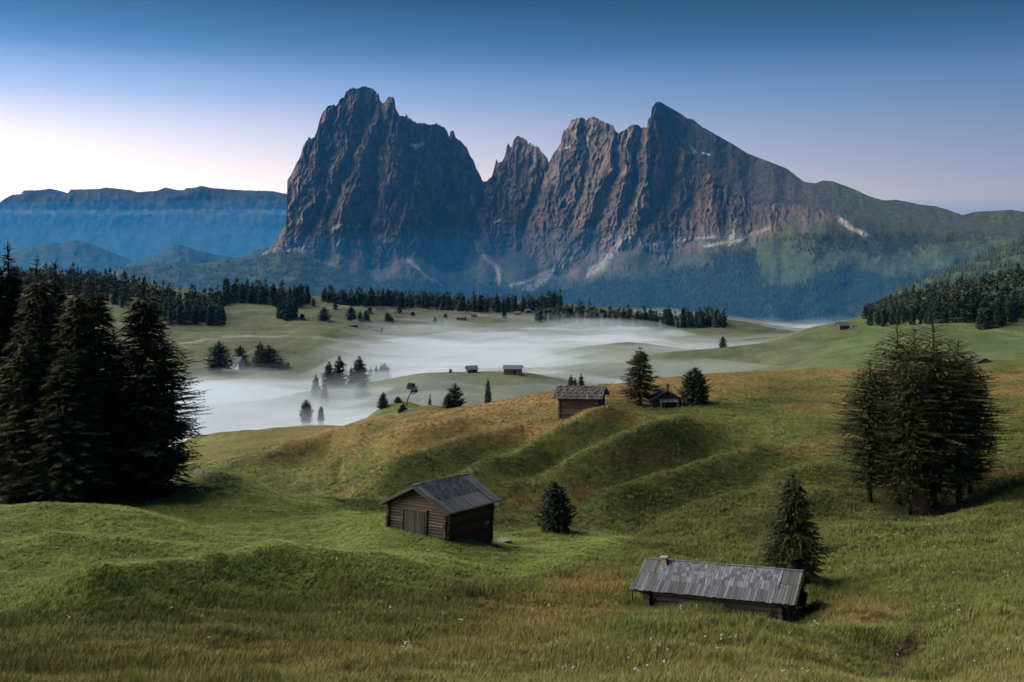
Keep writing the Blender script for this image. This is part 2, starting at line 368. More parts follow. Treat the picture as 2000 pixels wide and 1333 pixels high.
# worn earth: cart track, stream bank, bare paths
def paint(pts, w, c, k, dm, wob=0):
    global C
    D, t = polydist(GX + wob * n2, GY, plan(pts, dm)); C = lerp(C, np.array(c), k * sstep(w * 1.3, w * .5, D))
TRACKS = [([(400,928),(520,895),(620,860)], .5, (.05,.045,.03), .7, 110),
 ([(350,672),(400,663),(470,657),(560,656),(640,664),(720,672)], 3.2, (.36,.35,.30), .5, 450), ([(640,602),(760,608),(900,606),(960,618),(1060,626)], 3.5, (.28,.28,.23), .45, 800),
 ([(1752,1333),(1748,1296),(1775,1262),(1830,1225),(1880,1210)], .35, (.10,.065,.04), .7, 30), ([(1500,690),(1600,672),(1680,668),(1740,660)], 1.0, (.09,.09,.08), .6, 300),
 ([(1130,632),(1200,640),(1320,634)], 1.5, (.07,.07,.06), .6, 800), ([(1870,640),(1990,652)], .8, (.3,.28,.2), .5, 300)]
for tr in TRACKS: paint(*tr, wob=.4)

mt = NT('meadow_grass', .95, .1)
v = mt.coords('Object')
broad = mt.noise(.022, 5, mt.coords('Object', (1, .5, 1)), .7)
fine = mt.noise(1.3, 6, v, .65); finer = mt.noise(6.0, 4, v, .7)
coarse = mt.noise(.09, 5, mt.coords('Object', (1, .6, 1)), .65)
c = mt.mix(mt.attr(), mt.ramp(coarse, [(.3, .72), (.7, 1.28)]), 1.0, 'MULTIPLY')
c = mt.mix(c, mt.ramp(fine, [(.3, .55), (.7, 1.4)]), 1.0, 'MULTIPLY')
c = mt.mix(c, mt.ramp(broad, [(.3, .74), (.7, 1.26)]), 1.0, 'MULTIPLY')
c = mt.mix(c, mt.ramp(finer, [(.3, .6), (.7, 1.35)]), 1.0, 'MULTIPLY')
mt.color(c); mt.bump(finer, .9, .25)
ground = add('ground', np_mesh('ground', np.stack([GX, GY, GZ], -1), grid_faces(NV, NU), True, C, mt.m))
tag(ground, kind='structure')

# wide valley floor beneath everything, out to the horizon
vf = NT('valley_floor', .95, .1); vf.color(vf.ramp(vf.noise(.004, 4, vf.coords('Object')), [(.3, (.03, .045, .025)), (.7, (.06, .075, .035))]))
s = 40; xs = np.linspace(-12500, 12500, s); ys = np.linspace(-2500, 17300, s); XX, YY = np.meshgrid(xs, ys)
zz = -470 + 30 * fbm(XX / 3000, YY / 3000, 3, 5)
vo = add('valley_ground', np_mesh('valley_ground', np.stack([XX, YY, zz], -1), grid_faces(s, s), True, None, vf.m)); tag(vo, kind='structure')
# ------------------------------------------------------------------ mountains
def curtain(skypts, basey, depth_fn, px0, px1, ncol, nrow, back_m, back_drop, seed):
    px = np.linspace(px0, px1, ncol)
    sx, sy_ = zip(*skypts); ysk = np.interp(px, sx, sy_)
    t = np.linspace(0, 1, nrow)[:, None]
    return px[None, :] + 0 * t, ysk[None, :] + (basey - ysk[None, :]) * t

SKY_M = [(440,545),(480,520),(510,498),(531,482),(545,461),(555,444),(560,413),(553,390),(552,378),(555,364),(567,344),(576,326),(588,302),(590,292),(598,275),(603.5,268),(609,271),(614,270),(617,261),(624,237),(631,219),(641,206),(647,207),(652,204),(656,209),(660,202),(664,193),(671,192),(676,180),(683,174),(690,171),(696,174),(700,173),(703,172),(707,169),(716,169),(722,172),(728,173),(735,180),(737,188),(739,181),(741.5,195),(747,203),(755,195),(758,190),(762,189),(768,191),(771,195),(772,211),(776,218),(781,226),(792,228),(794,223),(798,231),(806,236),(814,240),(831,242),(842,244),(850,243),(852,239),(854,243),(869,250),(875,261),(877,268),(880,256),(886,256),(890,269),(895,273),(903,279),(911,288),(917,302),(926,316),(931,331),(938,344),(945,356),(950,355),(961,344),(966,325),(970,312),(972.5,318),(979,317),(987,304),(990,284),(993,279),(997,290),(1000,287),(1004,271),(1011,266),(1024.5,271),(1030,276),(1032,284),(1035,278),(1038,282),(1039.6,286),(1041,280),(1043,286),(1053,287),(1056,295),(1069,309),(1071,318),(1080,303),(1091,286),(1095,281),(1098.5,262),(1102,256),(1110,248),(1116,235),(1132,230),(1141,232),(1147,236),(1149,230),(1157,228),(1168,232),(1182,240),(1198,246),(1202.5,257),(1209,260),(1223,252.5),(1234,243.6),(1245,243.6),(1254.5,251),(1264,248),(1265.5,233),(1272,229),(1273,211),(1281,200.5),(1289,199),(1308,210),(1327,221),(1343,232),(1354,233.5),(1371,248),(1396,262),(1430,281),(1460,300),(1502,316),(1538,330),(1556,345),(1571,355.5),(1592,358.5),(1607,353),(1625,354),(1646,361.5),(1670,370.5),(1688,379.5),(1709,387.6),(1730,392),(1751,390.6),(1772,394.5),(1802,400.5),(1829,403.5),(1850,409.5),(1880,420.6),(1904,414),(1940,412.5),(1976,410),(1997,414),(2060,425),(2200,445),(2400,470)]
NC, NR = 1250, 300
mpx = np.concatenate([np.linspace(440, 1650, 1000), np.linspace(1652, 2400, 250)])
ysk = np.interp(mpx, *zip(*SKY_M))
ysk = ysk + np.where((mpx > 540) & (mpx < 1270), 2.2 * fbm(mpx / 7, mpx * 0 + 3, 3, 77), .5 * fbm(mpx / 9, mpx * 0 + 3, 3, 78))
foot = pchip([440,540,620,700,800,880,950,1000,1050,1100,1200,1300,1400,1500,1600,1700,1880,2400], [535,488,505,512,515,525,495,515,530,538,512,488,468,448,425,435,455,490], mpx)
foot = foot + 24 * fbm(mpx / 75, mpx * 0 + 1.3, 2, 59) * sstep(1600, 1450, mpx)
foot = np.maximum(foot, ysk + 12)
BASEY = 655.0
nw = 200; nb = 90
t1 = np.linspace(0, 1, nw)[:, None]; t2 = (np.linspace(0, 1, nb + 1)[1:, None]) ** 1.15
PYM = np.concatenate([ysk + (foot - ysk) * t1, foot + (BASEY - foot) * t2], 0)
PXM = np.repeat(mpx[None, :], len(PYM), 0)
# distance of foot and steepness of the wall
dfoot = pchip([440,560,750,950,1010,1100,1280,1500,1700,2000,2400], [6500,6500,6650,7250,7300,6900,6700,6700,6500,5900,5300], mpx)
kk = pchip([440,560,620,900,950,1270,1300,1420,1520,1620,2400], [3.5,2.6,2.0,2.0,2.4,2.0,2.6,4.4,6.0,9.0,9.0], mpx)
dbase = np.interp(mpx, [440, 1000, 2000, 2400], [4900, 4900, 4500, 4300])
hh = np.maximum(foot - PYM, 0); hh = hh + 45 * (1 - np.exp(-hh / 45))
DM = np.where(PYM <= foot, dfoot + (hh - 45 * (1 - math.exp(-3))) * kk * .9, dfoot - 45 * .95 * kk * .9 + (dbase - dfoot + 45 * .95 * kk * .9) * (np.maximum(PYM - foot, 0) / (BASEY - foot)) ** .8)
DM = blur(DM, 10, 0)
footn = foot + (30 * fbm(PXM / 48, PYM / 60, 4, 59) + 14 * (ridged(PXM / 26 + PYM / 60, PYM / 80, 3, 58) - .5)) * sstep(1620, 1500, PXM)
wall = 1 - sstep(-14, 18, PYM - footn)                      # 1 on the cliffs
slab = inpoly(PXM, PYM, [(1284,190),(1300,240),(1325,285),(1372,318),(1405,365),(1470,395),(1560,400),(1640,420),(1760,440),(2500,520),(2500,300),(1500,280)])
slab = blur(blur(slab.astype(float), 6, 0), 4, 1)
rock = wall * (1 - .86 * slab)
# buttresses (towards the viewer) and gullies (away), read off the photograph
RIBS = [([(640,206),(628,260),(604,340),(575,430),(545,480)],26,70),([(690,172),(688,240),(662,330),(622,420),(570,486)],24,80),([(750,200),(724,254),(702,288),(696,360),(662,440),(612,490)],17,120),
 ([(764,190),(775,260),(762,330),(748,400),(760,450)],22,80),([(850,245),(842,320),(815,400),(800,450)],26,60),([(884,258),(890,330),(880,400),(870,460)],18,60),([(915,300),(912,370),(905,440)],14,50),
 ([(1010,266),(1008,330),(1000,400),(985,450)],20,90),([(1050,290),(1040,350),(1020,420)],14,70),([(1132,232),(1106,319),(1088,350),(1065,378),(1047,430),(1040,490)],15,120),
 ([(1158,228),(1150,300),(1138,360),(1120,420)],13,70),([(1204,258),(1188,334),(1163,394),(1132,454),(1100,500),(1050,550)],13,130),([(1235,246),(1225,300),(1215,370),(1200,440)],12,90),
 ([(1262,250),(1262,320),(1255,390),(1240,415),(1226,456),(1190,510)],12,110),([(1275,225),(1290,290),(1282,350),(1262,400)],11,90),([(1330,290),(1328,350),(1322,400),(1300,440)],10,80),([(1375,330),(1380,390),(1378,430)],10,60),
 ([(1405,370),(1400,420),(1390,450)],9,50),([(1450,400),(1440,440)],9,40),([(560,370),(562,420),(550,470)],10,40)]
GULL = [([(656,208),(650,290),(632,380),(596,460)],10,-110),([(735,205),(694,290),(668,350),(640,420)],9,-130),([(746,204),(738,300),(728,400),(715,450)],9,-90),([(800,235),(805,300),(790,380)],11,-80),([(876,266),(868,340),(850,430)],8,-60),
 ([(947,356),(938,380),(928,400),(922,430),(930,460)],14,-220),([(1071,318),(1062,350),(1045,400),(1022,450)],12,-200),([(1147,234),(1144,290),(1148,330),(1128,390),(1105,440)],7,-110),([(1206,260),(1206,320),(1185,390),(1160,440)],9,-140),
 ([(1255,252),(1245,310),(1235,370),(1215,430)],7,-100),([(1270,235),(1274,300),(1270,350),(1255,395)],6,-80),([(1305,270),(1308,340),(1300,390),(1270,430)],8,-90),([(1352,310),(1355,360),(1350,420)],9,-90),([(1420,380),(1418,430)],8,-60)]
wx = PXM + 7 * fbm(PXM / 30, PYM / 45, 3, 61); wy = PYM
disp = np.zeros_like(PYM)
for pts, w, A in RIBS + GULL:
    D, t = polydist(wx, wy, pts, 1, .6); disp += A * np.maximum(0, 1 - D / (w * 1.6)) ** 1.3
fan = (PYM - 200) / 300.0
ux = wx + pchip([440,560,700,850,950,1050,1150,1280,1350,1500,1650,2400], [.2,.2,.08,0,.05,.15,.22,.12,.03,-.08,-.15,-.15], PXM) * (PYM - 350)
r1 = ridged(ux / 34, PYM / 105, 3, 62) ; r2 = ridged(ux / 14 + 5 + .4 * fbm(PXM / 20, PYM / 25, 3, 263), PYM / 34, 4, 63); r3 = fbm(ux / 4.5, PYM / 16, 4, 64)
disp += 150 * (r1 - .6) + 85 * (r2 - .6) * (.35 + 1.1 * sstep(-.4, .5, fbm(PXM / 60, PYM / 70, 3, 165))) + 24 * r3 + 26 * (ridged(ux / 5.5, PYM / 30, 3, 164) - .6)
led = np.sin(PYM / 7 + 2.5 * fbm(PXM / 60, PYM / 20, 3, 65)); disp += 34 * (ridged(wx / 10, PYM / 12, 4, 264) - .6)
saw = PYM / 13 + 1.6 * fbm(PXM / 45, PYM / 35, 3, 65); saw = saw - np.floor(saw); disp += 30 * (sstep(0, .8, saw) - saw) * sstep(-.1, .4, fbm(PXM / 50, PYM / 50, 3, 265)) * (1 - slab)
apron = (1 - wall)
outc = sstep(.12, .4, fbm(PXM / 22, PYM / 20, 4, 166)) * sstep(95, 20, PYM - foot) * sstep(1600, 1450, PXM)
disp2 = 40 * outc * (ridged(PXM / 9, PYM / 22, 3, 167) - .3) + 70 * fbm(PXM / 90, PYM / 70, 3, 66) + 9 * fbm(PXM / 18, PYM / 20, 4, 67) + 4 * fbm(PXM / 6, PYM / 7, 3, 68)
dd = .5 * disp * rock + 14 * slab * wall * fbm(ux / 22, PYM / 30, 4, 69) + disp2 * apron
DM = DM - dd * (.55 + .45 * sstep(0, 25, PYM - ysk))
# colours
limestone = np.array([.185, .138, .104]); darkrock = np.array([.105, .080, .064]); orange = np.array([.34, .15, .085]); scree = np.array([.40, .34, .29]); alp = np.array([.075, .085, .04]); wood = np.array([.016, .026, .017]); slabc = np.array([.072, .060, .048]); snow = np.array([.62, .66, .72]); turf = np.array([.095, .12, .04])
cn = fbm(ux / 12, PYM / 40, 4, 71); cn2 = fbm(PXM / 40, PYM / 40, 4, 72); cf = fbm(ux / 3.2, PYM / 8, 3, 73)
MC = lerp(np.broadcast_to(darkrock, PYM.shape + (3,)), limestone, sstep(-.35, .45, cn + .4 * cf))
om = np.zeros_like(PYM)
for ex, ey, rx, ry, k in [(1332,325,13,38,1),(1385,370,14,40,.9),(1280,275,13,45,.8),(1262,250,10,25,.6),(1405,345,6,40,.7),(1190,320,9,50,.35),(1250,330,10,55,.35),(1055,425,10,30,.6),(556,388,8,30,.9),(690,225,8,45,.45),(632,255,5,25,.6),(700,320,8,40,.3),(1300,330,30,60,.4),(1120,520,30,14,.4),(1225,300,10,50,.4),(1170,280,14,40,.25)]:
    om = np.maximum(om, k * sstep(1.3, .2, ((PXM - ex) / rx) ** 2 + ((PYM - ey) / ry) ** 2))
om = om * sstep(-.25, .35, cn + .5 * cf + .1)
MC = lerp(MC, orange, np.clip(om + .16 * sstep(.2, .8, cn2) * (1 - slab), 0, 1) * wall)
MC = lerp(MC, slabc * 1.0, slab * wall * (.75 + .25 * sstep(-.3, .3, cf)))
# scree aprons and streaks
sc = .15 * sstep(-10, 20, PYM - footn) * (1 - sstep(12, 45, PYM - footn + 30 * cn2)) * sstep(-.15, .4, cn2 + .5 * cn) * sstep(1640, 1560, PXM)
for pts, w in [([(785,475),(800,510),(830,540),(858,558)],3.5),([(915,455),(940,490),(965,520),(976,556)],5),([(1112,505),(1080,535),(1035,562)],9),([(1228,458),(1200,490),(1160,530)],9),([(1180,505),(1150,540)],5),([(662,442),(620,485),(600,492)],5),([(700,440),(660,480)],3),([(1500,445),(1440,470),(1380,480)],4),([(1640,430),(1680,455),(1700,470)],6),([(1440,430),(1430,470),(1425,480)],2.5),([(820,530),(850,560)],2),([(920,400),(930,430),(925,460)],5),([(1000,560),(1100,520)],4),([(1250,480),(1330,470),(1400,462)],3.5),([(560,480),(640,490)],4)]:
    D, t = polydist(wx, wy, pts); sc = np.maximum(sc, sstep(w * 1.6, w * .3, D + 3 * np.abs(cf)))
green = sstep(-6, 34, PYM - footn + 26 * cn2)
green = np.maximum(green, sstep(1560, 1680, PXM + 60 * cn2) * .9)
MC = lerp(MC, lerp(np.broadcast_to(alp, MC.shape), turf, .6 * sstep(0, .6, cn2)), green)
MC = lerp(MC, lerp(np.broadcast_to(darkrock, MC.shape), limestone, sstep(-.3, .4, cf)), .75 * outc * (1 - wall))
MC = MC * (1 - .38 * sstep(-16, 16, PYM - footn))[..., None]  # debris below the walls darkened to offset the top light its gentle slope catches
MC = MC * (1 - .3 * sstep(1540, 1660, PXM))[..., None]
MC = lerp(MC, scree, np.clip(sc * (.55 + .45 * sstep(-.4, .3, cf)), 0, 1) * .9)
meadow = [(1475,478),(1560,470),(1660,478),(1700,500),(1790,482),(1990,455),(1990,470),(1850,520),(1780,545),(1720,535),(1640,520),(1600,540),(1560,555),(1500,560),(1482,530)]
meadow2 = [(1185,540),(1260,520),(1330,508),(1310,522),(1250,545),(1215,548)]
meadow3 = [(600,545),(640,530),(725,548),(690,556),(640,566),(605,560)]
meadow4 = [(1475,640),(1520,628),(1560,640),(1540,655),(1470,655)]
md = sum(inpoly(PXM + 12 * cn2, PYM + 6 * cn, m_).astype(float) for m_ in (meadow, meadow2, meadow3, meadow4)); md = np.clip(blur(blur(md, 1, 0), 1, 1), 0, 1)
ftop = pchip([440,600,760,900,1000,1080,1200,1350,1470,1560,1700,1800,2000,2400], [560,545,540,545,560,562,545,522,482,468,462,470,455,470], mpx)
fmask = sstep(-6, 10, PYM - ftop + 14 * cn2 + 6 * cf) * (1 - md) * (1 - .85 * np.clip(sc, 0, 1))
band = (sstep(1530, 1600, PXM) * sstep(500, 470, PYM + 8 * cn) * sstep(1830, 1780, PXM)) * sstep(455, 466, PYM)
fmask = np.where((PXM > 1480) & (PYM < 515), np.maximum(band, fmask * .25), fmask)
MC = lerp(MC, wood * 1.3, np.clip(fmask, 0, 1) * .85)
MC = lerp(MC, np.array([.058, .075, .032]), md * .9)
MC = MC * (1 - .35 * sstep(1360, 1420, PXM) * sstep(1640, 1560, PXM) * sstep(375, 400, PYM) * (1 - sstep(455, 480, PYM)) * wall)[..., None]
sn = np.zeros_like(PYM)
for pts, w in [([(806,283),(815,287),(826,280)],4),([(812,291),(817,284)],4),([(922,385),(926,398)],4),([(946,372),(948,376)],3),([(1352,292),(1360,297)],1.5),([(1352,288),(1355,300)],1.2),([(1372,300),(1386,302)],2.0),([(1146,262),(1147,300)],1.0),([(975,430),(968,436)],2.5),([(1108,290),(1112,287)],1.5),([(1436,410),(1434,422)],1.4)]:
    D, t = polydist(PXM + 2 * cf, PYM + 2 * cn, pts); sn = np.maximum(sn, sstep(w * 1.2, w * .6, D))
MC = lerp(MC, snow, sn * .8)

def back_rows(PX, D, Z, n, run, drop):
    """a far side for a ridge: rows running down behind the skyline"""
    rows = []
    for i in range(n, 0, -1):
        f = i / n; d = D[0] + run * f; rows.append(((PX[0] - CX) / F * D[0], d, Z[0] - drop * f ** 1.1 - (0 if i else 0)))
    return rows
def build_range(name, PX, PY, D, colr, mat, run, drop, nback=8):
    Z = -(PY - HY) / F * D; X = (PX - CX) / F * D
    br = back_rows(PX, D, Z, nback, run, drop)
    Xb = np.array([r[0] for r in br]); Yb = np.array([r[1] for r in br]); Zb = np.array([r[2] for r in br])
    V = np.stack([np.concatenate([Xb, X]), np.concatenate([Yb, D]), np.concatenate([Zb, Z])], -1)
    cc = np.concatenate([np.repeat(colr[:1], nback, 0), colr])
    ny, nx = V.shape[:2]
    o = add(name, np_mesh(name, V, grid_faces(ny, nx, True), True, cc, mat)); tag(o, kind='structure'); return o

mr = NT('mountain_rock', .95, .15); v = mr.coords('Object', (1, 1, .45))
nf = mr.noise(.022, 8, v, .7); nf2 = mr.noise(.09, 5, v, .7)
cc = mr.mix(mr.attr(), mr.ramp(nf, [(.3, .55), (.7, 1.4)]), 1., 'MULTIPLY'); cc = mr.mix(cc, mr.ramp(nf2, [(.3, .7), (.7, 1.25)]), 1., 'MULTIPLY')
mr.color(cc); mr.bump(nf, .8, 16)
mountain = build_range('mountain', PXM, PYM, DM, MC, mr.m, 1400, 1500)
MZ = -(PYM - HY) / F * DM; MX = (PXM - CX) / F * DM

def simple_range(name, pts, basey, d_sky, d_base, px0, px1, ncol, nrow, colfn, mat, amp, seed, jit=.8, run=900, drop=600):
    px = np.linspace(px0, px1, ncol); ys = np.interp(px, *zip(*pts)) + jit * fbm(px / 9, px * 0 + seed, 3, seed)
    t = np.linspace(0, 1, nrow)[:, None]; PY = ys + (np.maximum(basey, ys + 5) - ys) * t; PX = np.repeat(px[None], nrow, 0)
    D = d_sky + (d_base - d_sky) * t + 0 * PX
    D = D - amp * (.3 + .7 * np.minimum(1, t * 6)) * (fbm(PX / 40, PY / 30, 4, seed + 1) + .5 * ridged(PX / 16, PY / 25, 3, seed + 2))
    return build_range(name, PX, PY, D, colfn(PX, PY, ys), mat, run, drop), PX, PY, D

SKY_F = [(-500,460),(-300,425),(-150,415),(-60,402),(0,395.5),(12,386.5),(24,380.5),(42,379),(46.5,372),(81,371.5),(96,368.5),(114,372),(133.5,377.5),(136.5,370.6),(192,369.4),(207,366.4),(255,371.5),(268.5,375.4),(306,373),(322.5,366.4),(348,371.5),(360,371.5),(363,367.6),(381,367),(393,362.8),(414,367.6),(465,371.5),(534,373.6),(549,377.5),(620,385),(800,420)]
def colF(PX, PY, ys):
    n = fbm(PX / 14, PY / 12, 4, 81); ledge = 414 + 5 * fbm(PX / 60, PX * 0, 3, 82)
    C_ = lerp(np.broadcast_to(np.array([.04, .04, .04]), PX.shape + (3,)), np.array([.075, .07, .068]), sstep(-.4, .5, n))
    k = np.exp(-((PY - ledge) / 5) ** 2) * sstep(-.2, .4, n + .3 * fbm(PX / 25, PX * 0, 2, 83))
    C_ = lerp(C_, np.array([.22, .19, .18]), .7 * k * sstep(-.3, .3, fbm(PX / 22, PY / 4, 3, 89)))
    return lerp(C_, np.array([.06, .075, .05]), sstep(440, 480, PY + 12 * n))
px = np.linspace(-450, 700, 420); ys = np.interp(px, *zip(*SKY_F)) + .7 * fbm(px / 8, px * 0, 3, 84)
t = np.linspace(0, 1, 130)[:, None]; PY = ys + (560 - ys) * t; PX = np.repeat(px[None], 130, 0)
D = np.interp(PY, [360, 410, 420, 445, 560], [14300, 14050, 13700, 13500, 11500])
D = D - np.minimum(1, t * 9) * (34 * ridged(PX / 24 + fbm(PX / 30, PY / 30, 2, 88), PY / 60, 4, 85) + 90 * fbm(PX / 60, PY / 60, 3, 86) + 14 * fbm(PX / 6, PY / 14, 3, 87))
build_range('mountain_ridge', PX, PY, D, colF(PX, PY, ys), mr.m, 1500, 1200)

def colH(a, b, s):
    def f(PX, PY, ys):
        n = fbm(PX / 25, PY / 10, 4, s); return lerp(np.broadcast_to(np.array(a), PX.shape + (3,)), np.array(b), sstep(-.1, .45, n))
    return f
hm = NT('hill_turf', .95, .1); vv = hm.coords('Object'); hn = hm.noise(.03, 6, vv, .65)
hm.color(hm.mix(hm.attr(), hm.ramp(hn, [(.3, .6), (.7, 1.35)]), 1., 'MULTIPLY')); hm.bump(hn, .6, 5)
simple_range('hill', [(-500,560),(-100,530),(0,503),(18,496),(45,485.5),(70,480),(93,472),(106,473),(120,476.5),(132,472),(144,469.6),(168,473.5),(204,487),(234,499),(261,511),(330,530),(420,545)], 600, 8300, 7300, -450, 420, 260, 60, colH((.035,.05,.035),(.055,.07,.045),91), hm.m, 40, 92)
simple_range('hill', [(150,560),(230,525),(264,511),(312,496),(339,478),(351,477.4),(378,487),(426,499),(468,503.5),(492,490),(525,482.5),(560,478),(640,490)], 600, 7600, 6900, 150, 640, 200, 60, colH((.035,.05,.035),(.055,.07,.045),93), hm.m, 35, 94)
H3 = simple_range('hill', [(60,570),(192,532),(240,521.5),(300,517),(390,515.5),(444,509.5),(492,508),(510,500),(549,491.5),(585,494.5),(600,502),(650,522),(700,541),(760,565),(820,600)], 640, 5600, 4300, 60, 820, 300, 90, colH((.020,.029,.022),(.042,.056,.030),95), hm.m, 25, 96)
H4 = simple_range('hill', [(1640,640),(1740,575),(1790,552),(1850,528),(1900,508),(1940,490),(2000,471),(2100,440),(2400,400)], 640, 3300, 2500, 1640, 2400, 200, 90, colH((.020,.032,.022),(.05,.075,.03),97), hm.m, 15, 98)
# ------------------------------------------------------------------ trees
def tube(path, radii, sides=7):
    """tapered tube along a path -> V, quads"""
    path = np.asarray(path, float); n = len(path); V = []; a = np.arange(sides) / sides * 2 * np.pi
    T = np.gradient(path, axis=0); T /= np.linalg.norm(T, axis=1)[:, None]
    for p, t, r in zip(path, T, radii):
        s = np.cross(t, [0, 1, 0.02] if abs(t[1]) < .9 else [1, 0, 0]); s /= np.linalg.norm(s); b = np.cross(t, s)
        V.append(p + r * (np.cos(a)[:, None] * s + np.sin(a)[:, None] * b))
    idx = np.arange(n * sides).reshape(n, sides); nx = np.roll(idx, -1, 1)
    return np.concatenate(V), np.stack([idx[:-1], nx[:-1], nx[1:], idx[1:]], -1).reshape(-1, 4)

def unit(v): return v / np.maximum(np.linalg.norm(v, axis=-1, keepdims=True), 1e-9)

def crown(seed, H, R_, hb, prof, nwh, nbr, rise, droop, tip, twig, wid, step, hang, zj=.75, fill=3., gap=0., bend=0., clump=0., side=.85):
    """needle sprays along whorled boughs; returns triangle soup (V, F)"""
    rg = np.random.RandomState(seed); VV = []; up = np.array([0, 0, 1.])
    for w in range(nwh):
        t = (w + rg.rand()) / nwh; t = t ** .92; z0 = hb + (H - hb) * t
        rr = R_ * prof(t)
        if rg.rand() < gap: continue
        k = max(3, int(nbr * (.6 + .8 * rg.rand()) * (1 if t < .85 else .8)))
        a0 = rg.rand() * 6.28
        for b in range(k):
            a = a0 + b / k * 6.28 + rg.randn() * .25
            L = max(.12, rr * (.62 + .5 * rg.rand() + (.25 * rg.rand() if rg.rand() < .12 else 0)))
            if clump: L *= 1 - clump * (math.sin(a * 3 + z0 * 2.1 + seed) * .5 + .5)
            out = np.array([math.cos(a), math.sin(a), 0]); sd = np.array([-math.sin(a), math.cos(a), 0])
            zb = z0; z0 = min(H - .05, max(hb * .6, zb + rg.randn() * zj * min(1, 3.5 * (1 - t)) * (H - hb) / nwh))
            ri = rise + .35 * sstep(.75, 1., t) + rg.randn() * .08
            n = max(3, int(L / step)); s = (np.arange(n) + rg.rand(n)) / n * .97 + .03
            P = out * (L * s)[:, None] + sd * (L * .12 * rg.randn() * s ** 2)[:, None]
            P[:, 2] = z0 + L * (ri * s - droop * s ** 2 + tip * s ** 3)
            P[:, 0] += bend * (z0 / H) ** 2
            tz = ri - 2 * droop * s + 3 * tip * s ** 2
            T = unit(out[None] + tz[:, None] * up)
            for sg in (-1, 1):
                d = unit(T * (.55 + .3 * rg.rand(n, 1)) + sg * side * sd * (.6 + .6 * rg.rand(n, 1)) - up * hang * rg.rand(n, 1) + rg.randn(n, 3) * .16)
                ln = (twig * (.55 + .7 * rg.rand(n)) * np.minimum(1, .45 + 1.1 * (1 - s) * min(1.6, L)) * min(1, .22 + 2.6 * (1 - t)))[:, None]
                q = unit(np.cross(d, rg.randn(n, 3) * .5 + up)) * wid * min(1, .4 + 2.4 * (1 - t)) * (.6 + .8 * rg.rand(n, 1))
                VV.append(np.stack([P - q, P + q, P + d * ln], 1).reshape(-1, 3))
            # leading shoot and bough wood
            e = P[np.argsort(s)]; q = sd * wid * .6
            VV.append(np.stack([np.array([bend * (z0 / H) ** 2, 0, z0]) - q - up * .03, np.array([bend * (z0 / H) ** 2, 0, z0]) + q, e[-1] + unit(e[-1] - e[0]) * twig * .6])); z0 = zb
    for w in range(int(nwh * fill)):   # shaded inner sprays that close the crown
        t = rg.rand() ** 1.2 * .9; z0 = hb + (H - hb) * t; n = 10; a = rg.rand(n) * 6.28; rr = R_ * prof(t) * .62 * rg.rand(n) ** .6
        P = np.stack([np.cos(a) * rr, np.sin(a) * rr, z0 + rg.randn(n) * .3 * H / 20], -1); d = unit(np.stack([np.cos(a), np.sin(a), -.5 + rg.randn(n) * .4], -1)); q = unit(np.cross(d, rg.randn(n, 3) * .4 + up)) * wid * 2.0
        VV.append(np.stack([P - q, P + q, P + d * twig * 1.2], 1).reshape(-1, 3))
    for k in range(7):   # leader
        P = np.array([bend, 0, H * (.93 + .01 * k)]); d = unit(np.array([rg.randn() * .25, rg.randn() * .25, 1.])); q = unit(np.cross(d, rg.randn(3))) * wid * .7; VV.append(np.stack([P - q, P + q, P + d * H * .035]))
    V = np.concatenate(VV); return V, np.arange(len(V)).reshape(-1, 3)

def leaf_mat(name, a, b, trans=.0):
    m = NT(name, .85, .15); g = m.n('NewGeometry'); oi = m.n('ObjectInfo')
    nz = m.noise(.9, 3, g.outputs['Position']); c = m.ramp(nz, [(.3, a), (.7, b)])
    c = m.mix(c, m.ramp(oi.outputs['Random'], [(0, .65), (1, 1.45)]), 1., 'MULTIPLY'); m.color(c); return m.m
M_SPRUCE = leaf_mat('spruce_needles', (.026, .033, .015), (.060, .064, .025))
M_LARCH = leaf_mat('larch_needles', (.026, .030, .012), (.062, .062, .022))
M_PINE = leaf_mat('pine_needles', (.022, .033, .018), (.050, .066, .030))
M_FAR = leaf_mat('far_conifer_needles', (.022, .031, .020), (.048, .060, .032))
mb = NT('bark', .95, .1); mb.color(mb.ramp(mb.noise(3, 5, mb.coords('Object', (4, 4, .6))), [(.3, (.018, .014, .011)), (.7, (.065, .052, .042))])); M_BARK = mb.m

P_SPRUCE = lambda t: (1 - t) ** .72 * min(1, .74 + t * 1.3) + .015
P_LARCH = lambda t: math.sqrt(max(0, 1 - t ** 2.4)) * min(1, .6 + t * 1.4) * (1 - .15 * t) + .02
P_PINE = lambda t: max(.05, (1 - max(0, t - .12) / .88) ** .55) * min(1, .78 + t * 1.2)
P_ROUND = lambda t: max(.08, math.sqrt(max(0, 1 - (t * 1.02 - .05) ** 2))) * min(1, .65 + t * 1.5)

def trunk_mesh(name, H, r, bend=0, seed=0, lean=0):
    rg = np.random.RandomState(seed); t = np.linspace(0, 1, 9); zz = -.5 + (H * .97 + .5) * t
    path = np.stack([bend * (np.maximum(zz, 0) / H) ** 2 + rg.randn(9) * .02 * H / 10, rg.randn(9) * .02 * H / 10, zz], -1)
    V, f = tube(path, r * ((1 - t) ** .8 * .92 + .05) * (1 + .5 * np.exp(-t * 25)), 8); return np_mesh(name, V, f, True, None, M_BARK)

